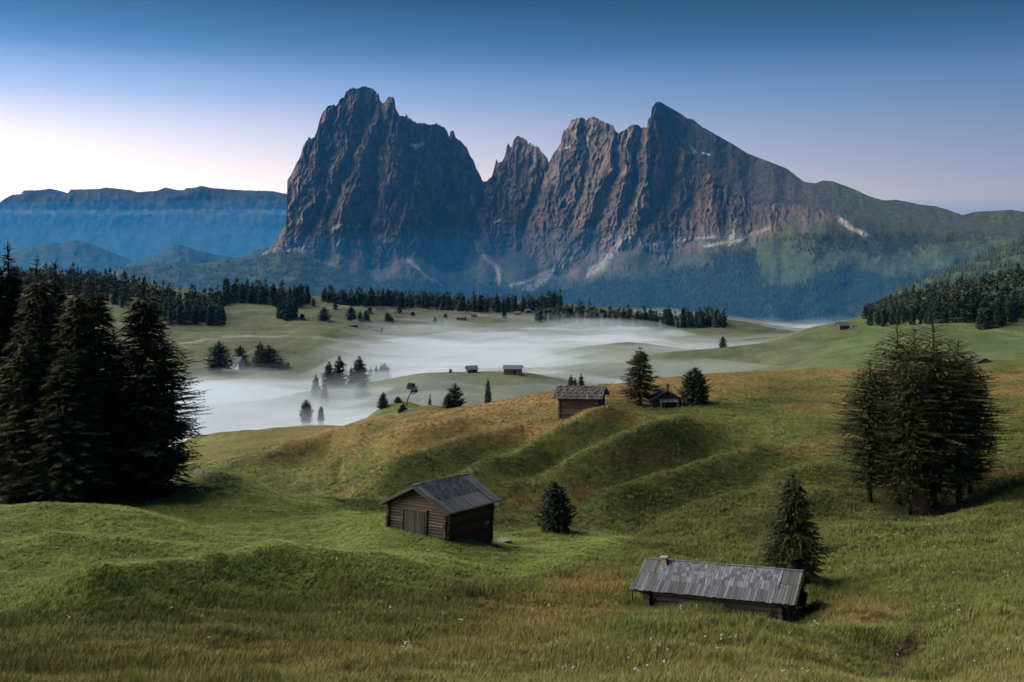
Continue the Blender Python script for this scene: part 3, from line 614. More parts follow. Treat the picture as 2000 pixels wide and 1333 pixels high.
PROTO = {}
def proto(key, seed, H, R_, hb, prof, mat, tr, **kw):
    V, f = crown(seed, H, R_, hb, prof, **kw)
    PROTO[key] = (np_mesh(key + '_crown', V, f, False, None, mat), trunk_mesh(key + '_trunk', H, tr, kw.get('bend', 0), seed), H)
def far_proto(key, seed, H, R_, hb, prof, mat, tr, **kw):
    """crown and stem in one light mesh, for trees a few pixels high"""
    V, f = crown(seed, H, R_, hb, prof, **kw); tv, tf = tube([[0, 0, -.6], [0, 0, hb + .4], [0, 0, H * .9]], [tr, tr * .8, .02], 5)
    tri = np.concatenate([tf[:, [0, 1, 2]], tf[:, [0, 2, 3]]]); V = np.concatenate([V, tv]); f = np.concatenate([f, tri + len(V) - len(tv)])
    PROTO[key] = (np_mesh(key, V, f, False, None, mat), None, H)

SPR = dict(nwh=70, nbr=8, rise=.12, droop=.55, tip=.32, twig=.62, wid=.095, step=.11, hang=.9)
proto('spruceA', 1, 22, 3.9, .3, P_SPRUCE, M_SPRUCE, .30, **SPR)
proto('spruceB', 2, 22, 3.5, .2, P_SPRUCE, M_SPRUCE, .28, **{**SPR, 'nwh': 58, 'droop': .45})
LAR = dict(nwh=62, nbr=7, rise=.32, droop=.5, tip=.3, twig=.38, wid=.045, step=.07, hang=.6, side=.85, zj=1.8, clump=.4, fill=2.5)
proto('larchA', 4, 18, 4.2, 2.0, P_LARCH, M_LARCH, .27, **LAR)
proto('larchB', 5, 18, 4.6, 2.4, P_LARCH, M_LARCH, .24, **{**LAR, 'nbr': 8})
proto('larchC', 6, 20, 4.3, .4, P_SPRUCE, M_SPRUCE, .30, **{**LAR, 'nwh': 60, 'rise': .05, 'droop': .35, 'tip': .35, 'twig': .6, 'wid': .07, 'step': .09, 'gap': .05, 'hang': 1.0, 'side': .85, 'zj': .9})
proto('sprucesmall', 7, 7.4, 2.3, .9, P_SPRUCE, M_SPRUCE, .13, nwh=24, nbr=9, rise=.1, droop=.55, tip=.4, twig=.42, wid=.055, step=.085, hang=.5)
proto('pinesmall', 8, 4.6, 1.65, .25, P_PINE, M_PINE, .12, nwh=38, nbr=11, rise=.5, droop=.15, tip=.25, twig=.34, wid=.07, step=.09, hang=-.3, clump=.3)
proto('pineslim', 9, 4.2, 1.35, .15, P_PINE, M_PINE, .10, nwh=40, nbr=11, rise=.55, droop=.15, tip=.25, twig=.30, wid=.065, step=.085, hang=-.35, clump=.2)
proto('larchsmall', 10, 6.6, 2.6, .3, P_SPRUCE, M_LARCH, .13, nwh=30, nbr=9, rise=.12, droop=.4, tip=.25, twig=.42, wid=.042, step=.075, hang=.7, clump=.25)
MID = dict(fill=.6, nwh=34, nbr=8, rise=.05, droop=.35, tip=.25, twig=1.1, wid=.24, step=.42, hang=.7)
proto('midspruce', 11, 15, 3.0, .6, P_SPRUCE, M_FAR, .22, **MID)
proto('midspruceB', 12, 15, 2.5, .6, P_SPRUCE, M_FAR, .2, **MID)
proto('midpine', 13, 15, 4.6, .5, P_PINE, M_FAR, .3, **{**MID, 'nwh': 26, 'nbr': 9, 'rise': .4, 'droop': .2, 'hang': -.1, 'clump': .2})
proto('midround', 14, 10, 3.6, .4, P_ROUND, M_FAR, .25, **{**MID, 'rise': .4, 'droop': .2, 'hang': 0, 'clump': .25})
FARK = dict(fill=.5, nwh=20, nbr=6, rise=.0, droop=.3, tip=.15, twig=1.5, wid=.5, step=.9, hang=.7)
for i in range(3): far_proto('farspruce%d' % i, 21 + i, 16, 2.7 + .35 * i, .8, P_SPRUCE, M_FAR, .2, **FARK)
for i in range(2): far_proto('farpine%d' % i, 31 + i, 14, 3.4 + .4 * i, .9, P_PINE, M_FAR, .22, **{**FARK, 'rise': .3, 'hang': 0, 'clump': .2})

V_, f_ = crown(61, 16, 3.1, .8, P_SPRUCE, nwh=9, nbr=4, rise=0., droop=.3, tip=.1, twig=2.2, wid=.85, step=2.2, hang=.6, fill=.5); MASS = [(V_, f_)]
V_, f_ = crown(62, 14, 3.6, .8, P_PINE, nwh=9, nbr=4, rise=.2, droop=.2, tip=.1, twig=2.2, wid=.9, step=2.2, hang=.2, fill=.5); MASS.append((V_, f_))
def tree(key, X, Y, H, name, label, cat='tree', group=None, rz=None, wscale=1.0, z=None, parts=True, sink=.12):
    cm, tm, h0 = PROTO[key]; z0 = float(gz(X, Y)) if z is None else z; s = H / h0
    rz = random.uniform(0, 6.28) if rz is None else rz
    if tm is None or not parts:
        o = add(name, cm, None, (X, Y, z0 - sink), (0, 0, rz)); o.scale = (s * wscale, s * wscale, s)
    else:
        o = add(name, None, None, (X, Y, z0 - sink), (0, 0, rz)); o.scale = (s * wscale, s * wscale, s); o.empty_display_size = .3
        add('trunk', tm, o); add('crown', cm, o)
    return tag(o, label, cat, group)

def tree_px(key, px, topy, d, wpx, name, label, **kw):
    """a tree that stands at depth d in the column px; its top shows at row topy"""
    if d < 0: d = hit(px, -d, 450)[1]      # negative: the row of the foot is given instead of the depth
    X = (px - CX) / F * d; zt = -(topy - HY) / F * d; H = zt - float(gz(X, d)); h0 = PROTO[key][2]
    bw = 2 * float(np.percentile(np.abs(np.array([v.co.x for v in PROTO[key][0].vertices])), 96.5)) if key not in BW else BW[key]; BW[key] = bw
    s = H / h0; return tree(key, X, d, H, name, label, wscale=(wpx / F * d) / (bw * s), **kw)
BW = {}
random.seed(5)
# ---- the dark stand of tall spruces and the single larch-like spruce by it
GS = 'tall dark spruces of the stand at the frame edge'
tree_px('spruceA', -45, 440, 93, 165, 'spruce_tree', 'tall black-green spruce cut by the left frame edge', group=GS)
tree_px('spruceB', 15, 470, 95, 130, 'spruce_tree', 'tallest spruce top in the dark stand, leftmost whole tip', group=GS)
tree_px('spruceA', 72, 502, 91, 140, 'spruce_tree', 'dark spruce second from the frame edge in the stand', group=GS)
tree_px('spruceB', 108, 508, 96, 135, 'spruce_tree', 'dark spruce with twin-looking tip in the middle of the stand', group=GS)
tree_px('spruceA', 150, 535, 90, 145, 'spruce_tree', 'dark spruce between the middle of the stand and its bushy end tree', group=GS)
tree_px('larchC', 182, 535, 94, 150, 'spruce_tree', 'bushy dark spruce at the end of the stand beside the lone conifer', group=GS)
tree_px('spruceB', 40, 640, 87, 150, 'spruce_tree', 'shorter dark spruce in front of the stand near the frame edge', group=GS)
tree_px('spruceA', 125, 680, 86.5, 150, 'spruce_tree', 'shorter dark spruce in front of the middle of the stand', group=GS)
tree_px('spruceA', 222, 640, 95, 120, 'spruce_tree', 'shorter dark spruce filling the gap between stand and lone conifer', group=GS)
tree_px('larchC', 280, 545, 92, 165, 'larch_tree', 'single open-branched dark conifer standing right of the spruce stand', rz=1.1)
tree_px('larchB', 318, 640, 93.5, 130, 'larch_tree', 'lower dark conifer pressed behind the open-branched conifer', rz=2.0)
# ---- the larch group on the slope
GL = 'larches of the group on the slope'
for px, ty, d, w, k, lb in [(1752,632,93,135,'larchA','olive-dark larch left of the largest one in the larch group'),(1822,622,90,150,'larchA','largest larch at the centre of the group, its trunk bare near the ground'),
        (1872,662,93.5,135,'larchB','larch right of the largest one, with drooping outer boughs'),(1698,700,90.5,115,'larchB','larch on the left flank of the group with a long low bough'),(1893,705,95,95,'larchB','shorter larch at the right flank of the group'),(1775,680,88,100,'larchB','shorter larch in front of the group above the brushwood')]:
    tree_px(k, px, ty, d, w, 'larch_tree', lb, group=GL)
tree_px('larchA', 1786, 640, 94.5, 140, 'larch_tree', 'larch at the back of the group filling the gap between the two highest tips', group=GL)
tree_px('larchsmall', 1548, 920, 62.5, 115, 'larch_tree', 'young feathery larch standing behind the long low hut', rz=.7)
tree_px('pineslim', 1085, 940, 84, 56, 'pine_tree', 'small dense cone-shaped pine standing in the dip beside the gabled hut', rz=.3)
tree_px('sprucesmall', 1250, 676, 138.5, 66, 'spruce_tree', 'spruce with bare lower stem left of the hut with the chimney', rz=2.2)
tree_px('pinesmall', 1357, 718, 137, 50, 'pine_tree', 'bushy rounded pine right of the hut with the chimney', rz=.4)
# ---- trees of the fog valley
VT = [('midpine',428,668,-728,52,'broad dark conifer left of the white house'),('midpine',469,675,-711,28,'slim dark conifer right of the white house'),('midspruceB',508,668,-716,28,'slim conifer left in the pair by the low barn'),('midpine',525,675,-722,48,'broad conifer beside the low barn'),
 ('midspruce',617,731,440,20,'thin pale spruce at the left end of the clump rising from the fog'),('midspruce',643,706,455,30,'dark spruce second from the left in the clump rising from the fog'),('midpine',663,696,470,30,'tall round-shouldered conifer of the clump rising from the fog'),
 ('midspruce',702,695,480,36,'pointed dark spruce at the middle of the clump rising from the fog'),('midspruceB',686,716,475,14,'small spruce tip between the tall trees of the fog clump'),('midspruceB',724,717,520,16,'faded small spruce right of the fog clump, first of three'),
 ('midspruceB',735,714,525,14,'faded thin spruce right of the fog clump, second of three'),('midround',750,712,535,22,'pale rounded tree at the right end of the fog clump'),('midpine',708,742,440,28,'fog-veiled conifer below the pointed spruce of the clump'),('midspruceB',634,744,430,16,'fog-veiled small spruce below the left of the clump'),
 ('midround',598,783,335,22,'rounded pale bush-like tree on a low mound in the fog'),('midround',627,795,330,12,'small faint bush right of the rounded tree on the fog mound'),
 ('midspruce',748,765,238,21,'small pointed spruce on the grassy rim left of the bent pine'),('midpine',777,774,240,15,'small rounded conifer between the pointed spruce and the bent pine'),('midspruce',787,788,226,21,'low bushy spruce below the bent pine'),
 ('midpine',889,749,222,36,'broad dark pine just behind the russet ridge'),('midpine',875,768,221,22,'lower pine leaning against the broad pine behind the ridge'),('midspruce',953,737,330,14,'hazy spruce on the slope below the two misty huts'),('midspruceB',950,772,300,10,'tiny spruce just above the russet ridge'),
 ('midspruce',1115,731,300,17,'spruce tip peeping over the stone-weighted roof, left one'),('midspruce',1123,737,298,16,'spruce tip peeping over the stone-weighted roof, middle one'),('midspruceB',1135,729,305,16,'spruce tip peeping over the stone-weighted roof, right one'),
 ('midround',880,721,445,6,'tiny shrub on the knoll left of the two misty huts'),('midpine',1412,657,560,16,'single small tree on the misty rise right of the valley'),('midspruce',840,768,310,14,'thin sparse little conifer on the grassy rim right of the bent pine'),
 ('midpine',633,600,-628,24,'dark round conifer on the far meadow, leftmost of the scattered ones'),('midpine',686,599,-627,22,'tall dark conifer on the far meadow above the paired huts'),('midspruce',715,605,-628,16,'smaller conifer beside the tall one on the far meadow')]
for k, px, ty, d, w, lb in VT: tree_px(k, px, ty, d, w, 'conifer_tree', lb, rz=px % 6)
for px, ty, d, w in [(757,609,-628,12),(764,618,-629,11),(806,608,-618,10),(780,597,-613,10),(850,619,-630,10),(546,560,1000,9),(703,607,-629,10),(612,581,-598,8),(722,598,-612,10),(985,606,-622,10),(870,612,-622,9),(655,590,-604,9),(590,612,-624,11)]:
    tree_px('farspruce1', px, ty, d, w, 'conifer_tree', 'tiny dark conifer dotted on the far meadow before the forest', group='tiny conifers dotted on the far meadow', parts=False)
# bent pine on the rim
bx, by = (796 - CX) / F * 236, 236.; bz = float(gz(bx, by)); bp = add('pine_tree', None, None, (bx, by, bz - .1)); tag(bp, 'bent wind-swept pine with bare crooked stem and clumped crown', 'tree')
path = [[-.2, 0, -.4], [-.15, 0, .8], [.1, 0, 1.8], [.5, 0, 2.6], [.85, 0, 3.6], [1.1, 0, 4.6]]
V, f = tube(path, [.16, .14, .12, .11, .09, .03], 7); add('trunk', np_mesh('bent_trunk', V, f, True, None, M_BARK), bp)
rg = np.random.RandomState(3); VV = []
for cxy, r in [((.9, 0, 4.6), .8), ((1.6, .1, 4.1), .7), ((.3, .1, 4.3), .55), ((1.4, -.1, 3.3), .6), ((1.9, 0, 3.5), .45), ((.5, 0, 5.0), .5), ((1.3, 0, 4.9), .5)]:
    n = 120; d = unit(rg.randn(n, 3)); P = np.array(cxy) + d * r * rg.rand(n, 1) ** .5 * np.array([1, 1, .75]); q = unit(np.cross(d, rg.randn(n, 3))) * .07
    VV.append(np.stack([P - q, P + q, P + unit(d + rg.randn(n, 3) * .5) * .4], 1).reshape(-1, 3))
V = np.concatenate(VV); add('crown', np_mesh('bent_crown', V, np.arange(len(V)).reshape(-1, 3), False, None, M_PINE), bp)

# ---- forests of the plateau: the nearer trees one by one, the rows behind them as one mass
FOR = [  # name of group, label, front-edge polyline (base rows), depth of the wood in m, number of individuals, tree height m, first depth
 ('conifers of the wood on the ridge behind the spruce stand', 'dark conifer of the wood on the ridge behind the spruce stand', [(20,572),(120,575),(200,585),(260,610),(330,636),(400,640),(440,636)], 170, 78, 17, 600),
 ('conifers of the wood between the two far meadows', 'dark conifer of the wood on the crest left of the gap', [(440,596),(480,592),(520,596),(560,604),(605,592)], 90, 34, 17, 800),
 ('conifers of the clump below the crest wood', 'dark conifer of the small clump on the meadow below the crest wood', [(543,622),(560,627),(578,622)], 14, 7, 15, 700),
 ('conifers of the long wood at the plateau edge', 'dark conifer of the long wood at the plateau edge before the big mountain', [(632,591),(680,598),(760,600),(850,605),(920,610),(1000,611),(1060,607),(1095,602)], 70, 66, 16, 850),
 ('conifers of the low row at the plateau edge', 'dark conifer of the row at the end of the plateau edge', [(1046,632),(1075,630),(1100,634),(1130,634),(1200,640),(1260,640),(1330,641),(1415,641)], 70, 46, 15, 800),
 ('conifers of the wood on the rising slope', 'dark conifer of the wood climbing the slope behind the larch group', [(1690,641),(1730,640),(1800,634),(1860,636),(1930,645),(2010,622),(2060,600)], 230, 76, 15, 450)]
stuffV, stuffF, nv = [], [], 0
rg = np.random.RandomState(12); random.seed(12)
keys = ['farspruce0', 'farspruce1', 'farspruce2', 'farpine0', 'farpine1']
for grp, lb, edge, depth, n, Ht, dm in FOR:
    ex = [p[0] for p in edge]; ey = [p[1] for p in edge]
    for k in range(n):
        px = ex[0] + (ex[-1] - ex[0]) * (k + .5 + rg.randn() * .5) / n; X, Y = hit(px, np.interp(px, ex, ey), dm)
        back = abs(rg.randn()) * .45 * min(depth, 170) * (.15 if k % 2 else 1); Y2 = Y + back; X2 = X * Y2 / Y
        hf = np.interp(px, [1690, 2000], [.55, 1.1]) if ex[0] == 1690 else 1.
        tree(random.choice(keys), X2, Y2, hf * Ht * (.48 + .75 * rg.rand()), 'conifer_tree', lb, group=grp, wscale=.85 + .4 * rg.rand(), parts=False)
    for k in range(int(n * (8 if ex[0] == 1690 else 4))):
        px = ex[0] + (ex[-1] - ex[0]) * rg.rand(); X, Y = hit(px, np.interp(px, ex, ey), dm); Y2 = Y + depth * (.12 + .95 * rg.rand()); X2 = X * Y2 / Y
        v, fc = random.choice(MASS); hf = np.interp(px, [1690, 2000], [.6, 1.15]) if ex[0] == 1690 else 1.; s = hf * Ht / 16 * (.5 + .7 * rg.rand()); a = rg.rand() * 6.28; ca, sa = math.cos(a), math.sin(a)
        vv = v * s; vv = np.stack([vv[:, 0] * ca - vv[:, 1] * sa + X2, vv[:, 0] * sa + vv[:, 1] * ca + Y2, vv[:, 2] + float(gz(X2, Y2)) - .2], -1)
        stuffV.append(vv); stuffF.append(fc + nv); nv += len(vv)
o = add('forest', np_mesh('forest', np.concatenate(stuffV), np.concatenate(stuffF), False, None, M_FAR)); tag(o, 'dark conifer woods massed behind the plateau edge', 'forest', kind='stuff')

# ---- forest on the mountain slopes: thousands of spires, one mass
def spires(PX, PY, X, Y, Z, mask, n, seed, hmin, hmax, name, label, jx, jd):
    rg = np.random.RandomState(seed); w = np.clip(mask, 0, 1).ravel(); w = w * (PY.ravel() > 0); cum = np.cumsum(w); idx = np.searchsorted(cum, rg.rand(n) * cum[-1]); idx = np.minimum(idx, w.size - 1)
    bx = X.ravel()[idx] + rg.randn(n) * jx; byy = Y.ravel()[idx]; bz = Z.ravel()[idx]; h = hmin + (hmax - hmin) * rg.rand(n); r = h * (.14 + .07 * rg.rand(n)); ns = 5
    a = rg.rand(n, 1) * 6.28 + np.arange(ns)[None] / ns * 6.28
    base = np.stack([bx[:, None] + np.cos(a) * r[:, None], byy[:, None] + np.sin(a) * r[:, None], np.repeat(bz[:, None] - 3, ns, 1) + rg.rand(n, ns) * 4], -1)
    tip = np.stack([bx, byy, bz + h], -1)[:, None]; V = np.concatenate([base, tip], 1).reshape(-1, 3)
    o6 = np.arange(n)[:, None] * 6; k = np.arange(ns); f = np.stack([o6 + k, o6 + (k + 1) % ns, np.repeat(o6 + 5, ns, 1)], -1).reshape(-1, 3)
    o = add(name, np_mesh(name, V, f, False, None, M_FAR)); tag(o, label, 'forest', kind='stuff')
vis = (PYM < 652) & (PXM < 2060)
area = np.abs(np.gradient(PYM, axis=0)) * np.abs(np.gradient(PXM, axis=1))
spires(PXM, PYM, MX, DM, MZ, fmask * vis * area, 15000, 41, 13, 26, 'forest', 'blue-hazed conifer forest on the lower mountain slopes', 4, 0)
_, hpx, hpy, hd = H3; spires(hpx, hpy, (hpx - CX) / F * hd, hd, -(hpy - HY) / F * hd, (fbm(hpx / 25, hpy / 10, 4, 95) < .12) * (hpx > 150) * (hpy < 600) * np.abs(np.gradient(hpy, axis=0)), 2600, 42, 12, 22, 'forest', 'blue-hazed conifer forest on the green hill below the cliff', 4, 0)
_, hpx, hpy, hd = H4; spires(hpx, hpy, (hpx - CX) / F * hd, hd, -(hpy - HY) / F * hd, (fbm(hpx / 25, hpy / 10, 4, 97) < .2) * (hpx < 2080) * np.abs(np.gradient(hpy, axis=0)), 3200, 43, 11, 20, 'forest', 'hazed conifer forest on the hillside at the right edge', 3, 0)
# ------------------------------------------------------------------ huts
def wood(name, a, b, streak=14, rough=.85):
    m = NT(name, rough, .25); oi = m.n('ObjectInfo'); t = m.n('TexCoord'); mp = m.n('Mapping'); mp.inputs['Scale'].default_value = (1.2, streak, streak)
    ad = m.n('VectorMath', operation='ADD'); sc = m.n('VectorMath', operation='SCALE'); cx = m.n('CombineXYZ')
    for i in range(3): m.l(oi.outputs['Random'], cx.inputs[i])
    m.l(cx.outputs[0], sc.inputs[0]); sc.inputs['Scale'].default_value = 37.
    m.l(t.outputs['Object'], mp.inputs[0]); m.l(mp.outputs[0], ad.inputs[0]); m.l(sc.outputs[0], ad.inputs[1])
    n = m.noise(1.0, 5, ad.outputs[0], .65)
    c = m.ramp(n, [(.28, a), (.72, b)]); c = m.mix(c, m.ramp(oi.outputs['Random'], [(0, .55), (.5, .95), (1, 1.5)]), 1., 'MULTIPLY'); m.color(c); m.bump(n, .5, .02); return m.m
M_LOG = wood('weathered_log', (.038, .029, .024), (.125, .094, .072), 6)
M_REDLOG = wood('russet_log', (.030, .017, .012), (.105, .055, .036), 6)
M_SHING = wood('silver_shingle', (.058, .062, .072), (.175, .18, .20), 5)
M_BOARD = wood('grey_board', (.052, .054, .060), (.135, .136, .146), 12)
M_MOSSB = wood('mossy_board', (.045, .048, .043), (.11, .113, .107), 12)
M_DARKB = wood('dark_board', (.030, .026, .023), (.10, .085, .072), 10)
M_PALEB = wood('pale_board', (.16, .145, .13), (.34, .31, .28), 10)
M_FIRE = wood('split_firewood', (.045, .030, .022), (.22, .15, .10), 3)
st = NT('field_stone', .9, .2); st.color(st.ramp(st.noise(4, 5, st.coords('Object')), [(.3, (.11, .105, .10)), (.7, (.27, .26, .25))])); M_STONE = st.m
bk = NT('chimney_masonry', .9, .2); bk.color(bk.ramp(bk.noise(5, 5, bk.coords('Object')), [(.35, (.20, .13, .09)), (.65, (.42, .34, .26))])); M_CHIM = bk.m
lead = NT('green_flashing', .6, .4); lead.color(lead.ramp(lead.noise(4, 3, lead.coords('Object')), [(.3, (.03, .07, .075)), (.7, (.08, .15, .16))])); M_LEAD = lead.m
pl = NT('white_plaster', .9, .2); pl.color(pl.ramp(pl.noise(.8, 4, pl.coords('Object')), [(.3, (.55, .55, .57)), (.7, (.75, .75, .76))])); M_PLASTER = pl.m
dk_ = NT('dark_opening', .7, .3); dk_.color((.012, .012, .014)); M_DARK = dk_.m

def box_me(name, mat, ch=.06):
    bm = bmesh.new(); bmesh.ops.create_cube(bm, size=1)
    if ch: bmesh.ops.bevel(bm, geom=[e for e in bm.edges if abs(e.verts[0].co.x - e.verts[1].co.x) > .5], offset=ch, segments=1, affect='EDGES')
    me = bpy.data.meshes.new(name); bm.to_mesh(me); bm.free(); me.materials.append(mat); return me
def log_me(name, mat, n=8):
    bm = bmesh.new(); bmesh.ops.create_cone(bm, cap_ends=True, segments=n, radius1=.5, radius2=.47, depth=1, matrix=Matrix.Rotation(R(90), 4, 'Y'))
    me = bpy.data.meshes.new(name); bm.to_mesh(me); bm.free(); me.materials.append(mat); return me
def stone_me(name, mat, seed):
    bm = bmesh.new(); bmesh.ops.create_icosphere(bm, subdivisions=1, radius=.5); rg = random.Random(seed)
    for v in bm.verts: v.co *= rg.uniform(.75, 1.15)
    me = bpy.data.meshes.new(name); bm.to_mesh(me); bm.free(); me.materials.append(mat); return me
B_LOG, B_RED, B_POLE = log_me('log', M_LOG), log_me('russet_log', M_REDLOG), log_me('pole', M_DARKB, 6)
B_SH, B_BD, B_MB, B_DB, B_PB = box_me('shingle', M_SHING), box_me('board', M_BOARD), box_me('mossy_board', M_MOSSB), box_me('dark_board', M_DARKB), box_me('pale_board', M_PALEB)
B_ST = [stone_me('stone%d' % i, M_STONE, i) for i in range(4)]
B_FW = [log_me('firewood%d' % i, M_FIRE, 5 + i) for i in range(2)]
B_CH, B_LEAD, B_DK = box_me('masonry', M_CHIM, 0), box_me('flashing', M_LEAD, 0), box_me('opening', M_DARK, 0)

def piece(name, me, parent, c, dims, rot=None, jig=0.):
    o = bpy.data.objects.new(name, me); COL.objects.link(o); o.parent = parent
    m = Matrix.Translation(Vector(c)) @ (rot.to_4x4() if rot is not None else Matrix.Identity(4))
    if jig: m = m @ Matrix.Rotation(random.uniform(-jig, jig), 4, 'Z') @ Matrix.Rotation(random.uniform(-jig, jig) * .6, 4, 'Y') @ Matrix.Rotation(random.uniform(-jig, jig) * .6, 4, 'X')
    if parent is not None and parent.name.startswith('door'): o.matrix_parent_inverse = parent.matrix_basis.inverted()
    o.matrix_basis = m @ Matrix.Diagonal((*dims, 1)); return o
RX = Matrix.Identity(3); RY = Matrix.Rotation(R(90), 3, 'Z'); RZ = Matrix.Rotation(R(-90), 3, 'Y')

class Hut:
    def __init__(s, name, label, X, Y, Z, th, L, w, drop, tilt, lw, hw, floor, cat='hut'):
        """ridge centre, ridge heading, roof length, half roof width, drop of roof, wall length, wall half width, depth of wall foot below ridge"""
        s.L, s.w, s.drop, s.lw, s.hw, s.H = L, w, drop, lw, hw, floor
        s.o = add(name, None, None, None); s.o.empty_display_size = .4
        s.o.matrix_world = Matrix.Translation((X, Y, Z)) @ Matrix.Rotation(th, 4, 'Z') @ Matrix.Rotation(-math.atan(tilt), 4, 'Y') @ Matrix.Translation((0, 0, -floor))
        tag(s.o, label, cat); s.al = math.atan2(drop, w); s.sl = math.hypot(drop, w)
    def zz(s, z): return s.H + z                # height measured from the ridge (negative down) -> local
    def roofz(s, y): return s.H - abs(y) * s.drop / s.w
    def walls(s, r, me, gme, ext=.28, ztop=None):
        """log walls crossing at the corners, gables closed with shorter logs"""
        eave = s.roofz(s.hw) - .10; n = int(eave / r)
        for i in range(n):
            z = eave - (i + .5) * r
            for sg in (-1, 1): piece('log', me, s.o, (random.uniform(-.05, .05), sg * s.hw, z), (s.lw + 2 * ext * random.uniform(.8, 1.1), r * 1.04, r * 1.06), RX)
            z2 = z + r * .5
            for sg in (-1, 1): piece('log', gme, s.o, (sg * s.lw / 2, random.uniform(-.05, .05), z2), (2 * min(s.hw + ext * random.uniform(.8, 1.1), (s.H - z2 - r * .6 - .06) * s.w / s.drop - .1), r * 1.04, r * 1.06), RY)
        z = eave + r * .9
        while z < s.H - .25:
            half = (s.H - z) * s.w / s.drop - .18
            if half > .2:
                for sg in (-1, 1): piece('log', gme, s.o, (sg * s.lw / 2, 0, z), (2 * half, r * 1.02, r * 1.04), RY)
            z += r * .98
    def slope(s, sg):
        e2 = Vector((0, sg * math.cos(s.al), -math.sin(s.al))); e3 = Vector((0, sg * math.sin(s.al), math.cos(s.al))); ey = e3.cross(e2)
        M = Matrix((e2, ey, e3)).transposed(); return e2, e3, M
    def at(s, sg, x, q, h=0):
        e2, e3, _ = s.slope(sg); return Vector((x, 0, s.H)) + e2 * q + e3 * h
    def roof(s, me):
        """bare roof deck: two thin sloping sheets, a part that carries shingles and boards"""
        V = []; t = .05
        for x in (-s.L / 2 + .06, s.L / 2 - .06):
            for (y, z) in [(-s.w + .05, -s.drop + .02), (0, -.03), (s.w - .05, -s.drop + .02), (s.w - .05, -s.drop + .02 - t), (0, -.03 - t), (-s.w + .05, -s.drop + .02 - t)]: V.append((x, y, s.H + z))
        Fq = [(0, 1, 7, 6), (1, 2, 8, 7), (2, 3, 9, 8), (3, 4, 10, 9), (4, 5, 11, 10), (5, 0, 6, 11), (0, 5, 4, 1), (1, 4, 3, 2), (6, 7, 10, 11), (7, 8, 9, 10)]
        s.rf = add('roof', np_mesh('roof_deck', V, Fq, False, None, M_DARKB), s.o); return s.rf
    def lay(s, sg, x0, x1, q0, q1, wd, me, name, h=.0, lift=.03, th=.03, gapf=.94, jig=.012, ragged=.03):
        """boards or shingles lying down the slope between x0..x1, q0..q1"""
        _, _, M = s.slope(sg); n = max(1, round((x1 - x0) / wd)); st_ = (x1 - x0) / n; tilt_ = Matrix.Rotation(math.atan2(lift, q1 - q0), 3, 'Y')
        for k in range(n):
            ql = q1 + random.uniform(-ragged, ragged); wv = st_ * gapf * random.uniform(.92, 1.03)
            piece(name, me, s.rf, s.at(sg, x0 + (k + .5) * st_, (q0 + ql) / 2, h + th / 2 + .01 + lift / 2), (ql - q0, wv, th), M @ tilt_, jig)

# ---- the long low hut in front
random.seed(21)
h = Hut('log_hut', 'long low log hut with a silver shingle roof and firewood under the eave', 10.988, 53.73, -16.28, -.525, 8.6, 2.022, 1.023, .073, 7.0, 1.5, 2.35)
h.walls(.27, B_LOG, B_LOG, .42); h.roof(M_DARKB)
for sg in (-1, 1):
    sl_ = h.sl
    if sg < 0:
        h.lay(sg, -4.3, -3.15, .0, 1.02, .17, B_MB, 'board', .05); h.lay(sg, -4.3, -3.15, .95, sl_ + .05, .17, B_BD, 'board', .01)
        h.lay(sg, 3.35, 4.3, .0, .98, .16, B_MB, 'board', .05); h.lay(sg, 3.35, 4.3, .92, sl_ + .05, .16, B_MB, 'board', .01)
        rows = 6; ex = 1.42 / rows
        for r_ in range(rows): h.lay(sg, -3.13, 3.33, ex * r_ - .04, ex * (r_ + 1) + .06, .152, B_SH, 'shingle', .035 - .002 * r_, .085, .035, .92, .035, .025)
        h.lay(sg, -3.15, 3.35, 1.36, sl_ + .05, .165, B_BD, 'board', .012, .02)
    else: h.lay(sg, -4.3, 4.3, .0, sl_ + .05, .30, B_MB, 'board', .02)
for k in range(4): piece('ridge_board', B_MB, h.rf, (-4.3 + 8.6 * (k + .5) / 4, -.03, h.H + .10 + .006 * (k % 2)), (2.2, .2, .05), Matrix.Rotation(R(-8), 3, 'X'), .01)
for sg in (-1, 1):   # gable edge boards and purlin ends
    e2, e3, M = h.slope(sg)
    for xe in (-4.33, 4.33): piece('barge_board', B_DB, h.rf, h.at(sg, xe, h.sl / 2, -.05), (h.sl, .04, .16), M)
for y in (-1.45, 0, 1.45): piece('purlin', B_POLE, h.o, (0, y, h.roofz(y) - .17), (8.3, .16, .16), RX)
ch = piece('chimney', B_CH, h.o, h.at(-1, -3.05, .30, .10), (.30, .30, .56), RX); piece('chimney_cap', B_PB, h.o, h.at(-1, -3.05, .30, .14) + Vector((0, 0, .34)), (.42, .42, .06), RX); piece('flashing', B_LEAD, h.o, h.at(-1, -3.05, .62, .10), (.5, .3, .03), h.slope(-1)[2] @ RY)
piece('eave_post', B_POLE, h.o, (3.1, -1.86, h.H - 1.62), (1.5, .1, .1), RZ); piece('eave_post', B_POLE, h.o, (.35, -1.86, h.H - 1.62), (1.5, .1, .1), RZ)
for k in range(5): piece('plank', B_BD if k % 2 else B_MB, h.o, (3.98 + .10 * (k % 3), -.9 + .42 * k, h.H - 2.0 - .08 * k), (1.1, .16, .05), Matrix.Rotation(R(28), 3, 'Y') @ Matrix.Rotation(R(70 + 6 * k), 3, 'Z'), .1)
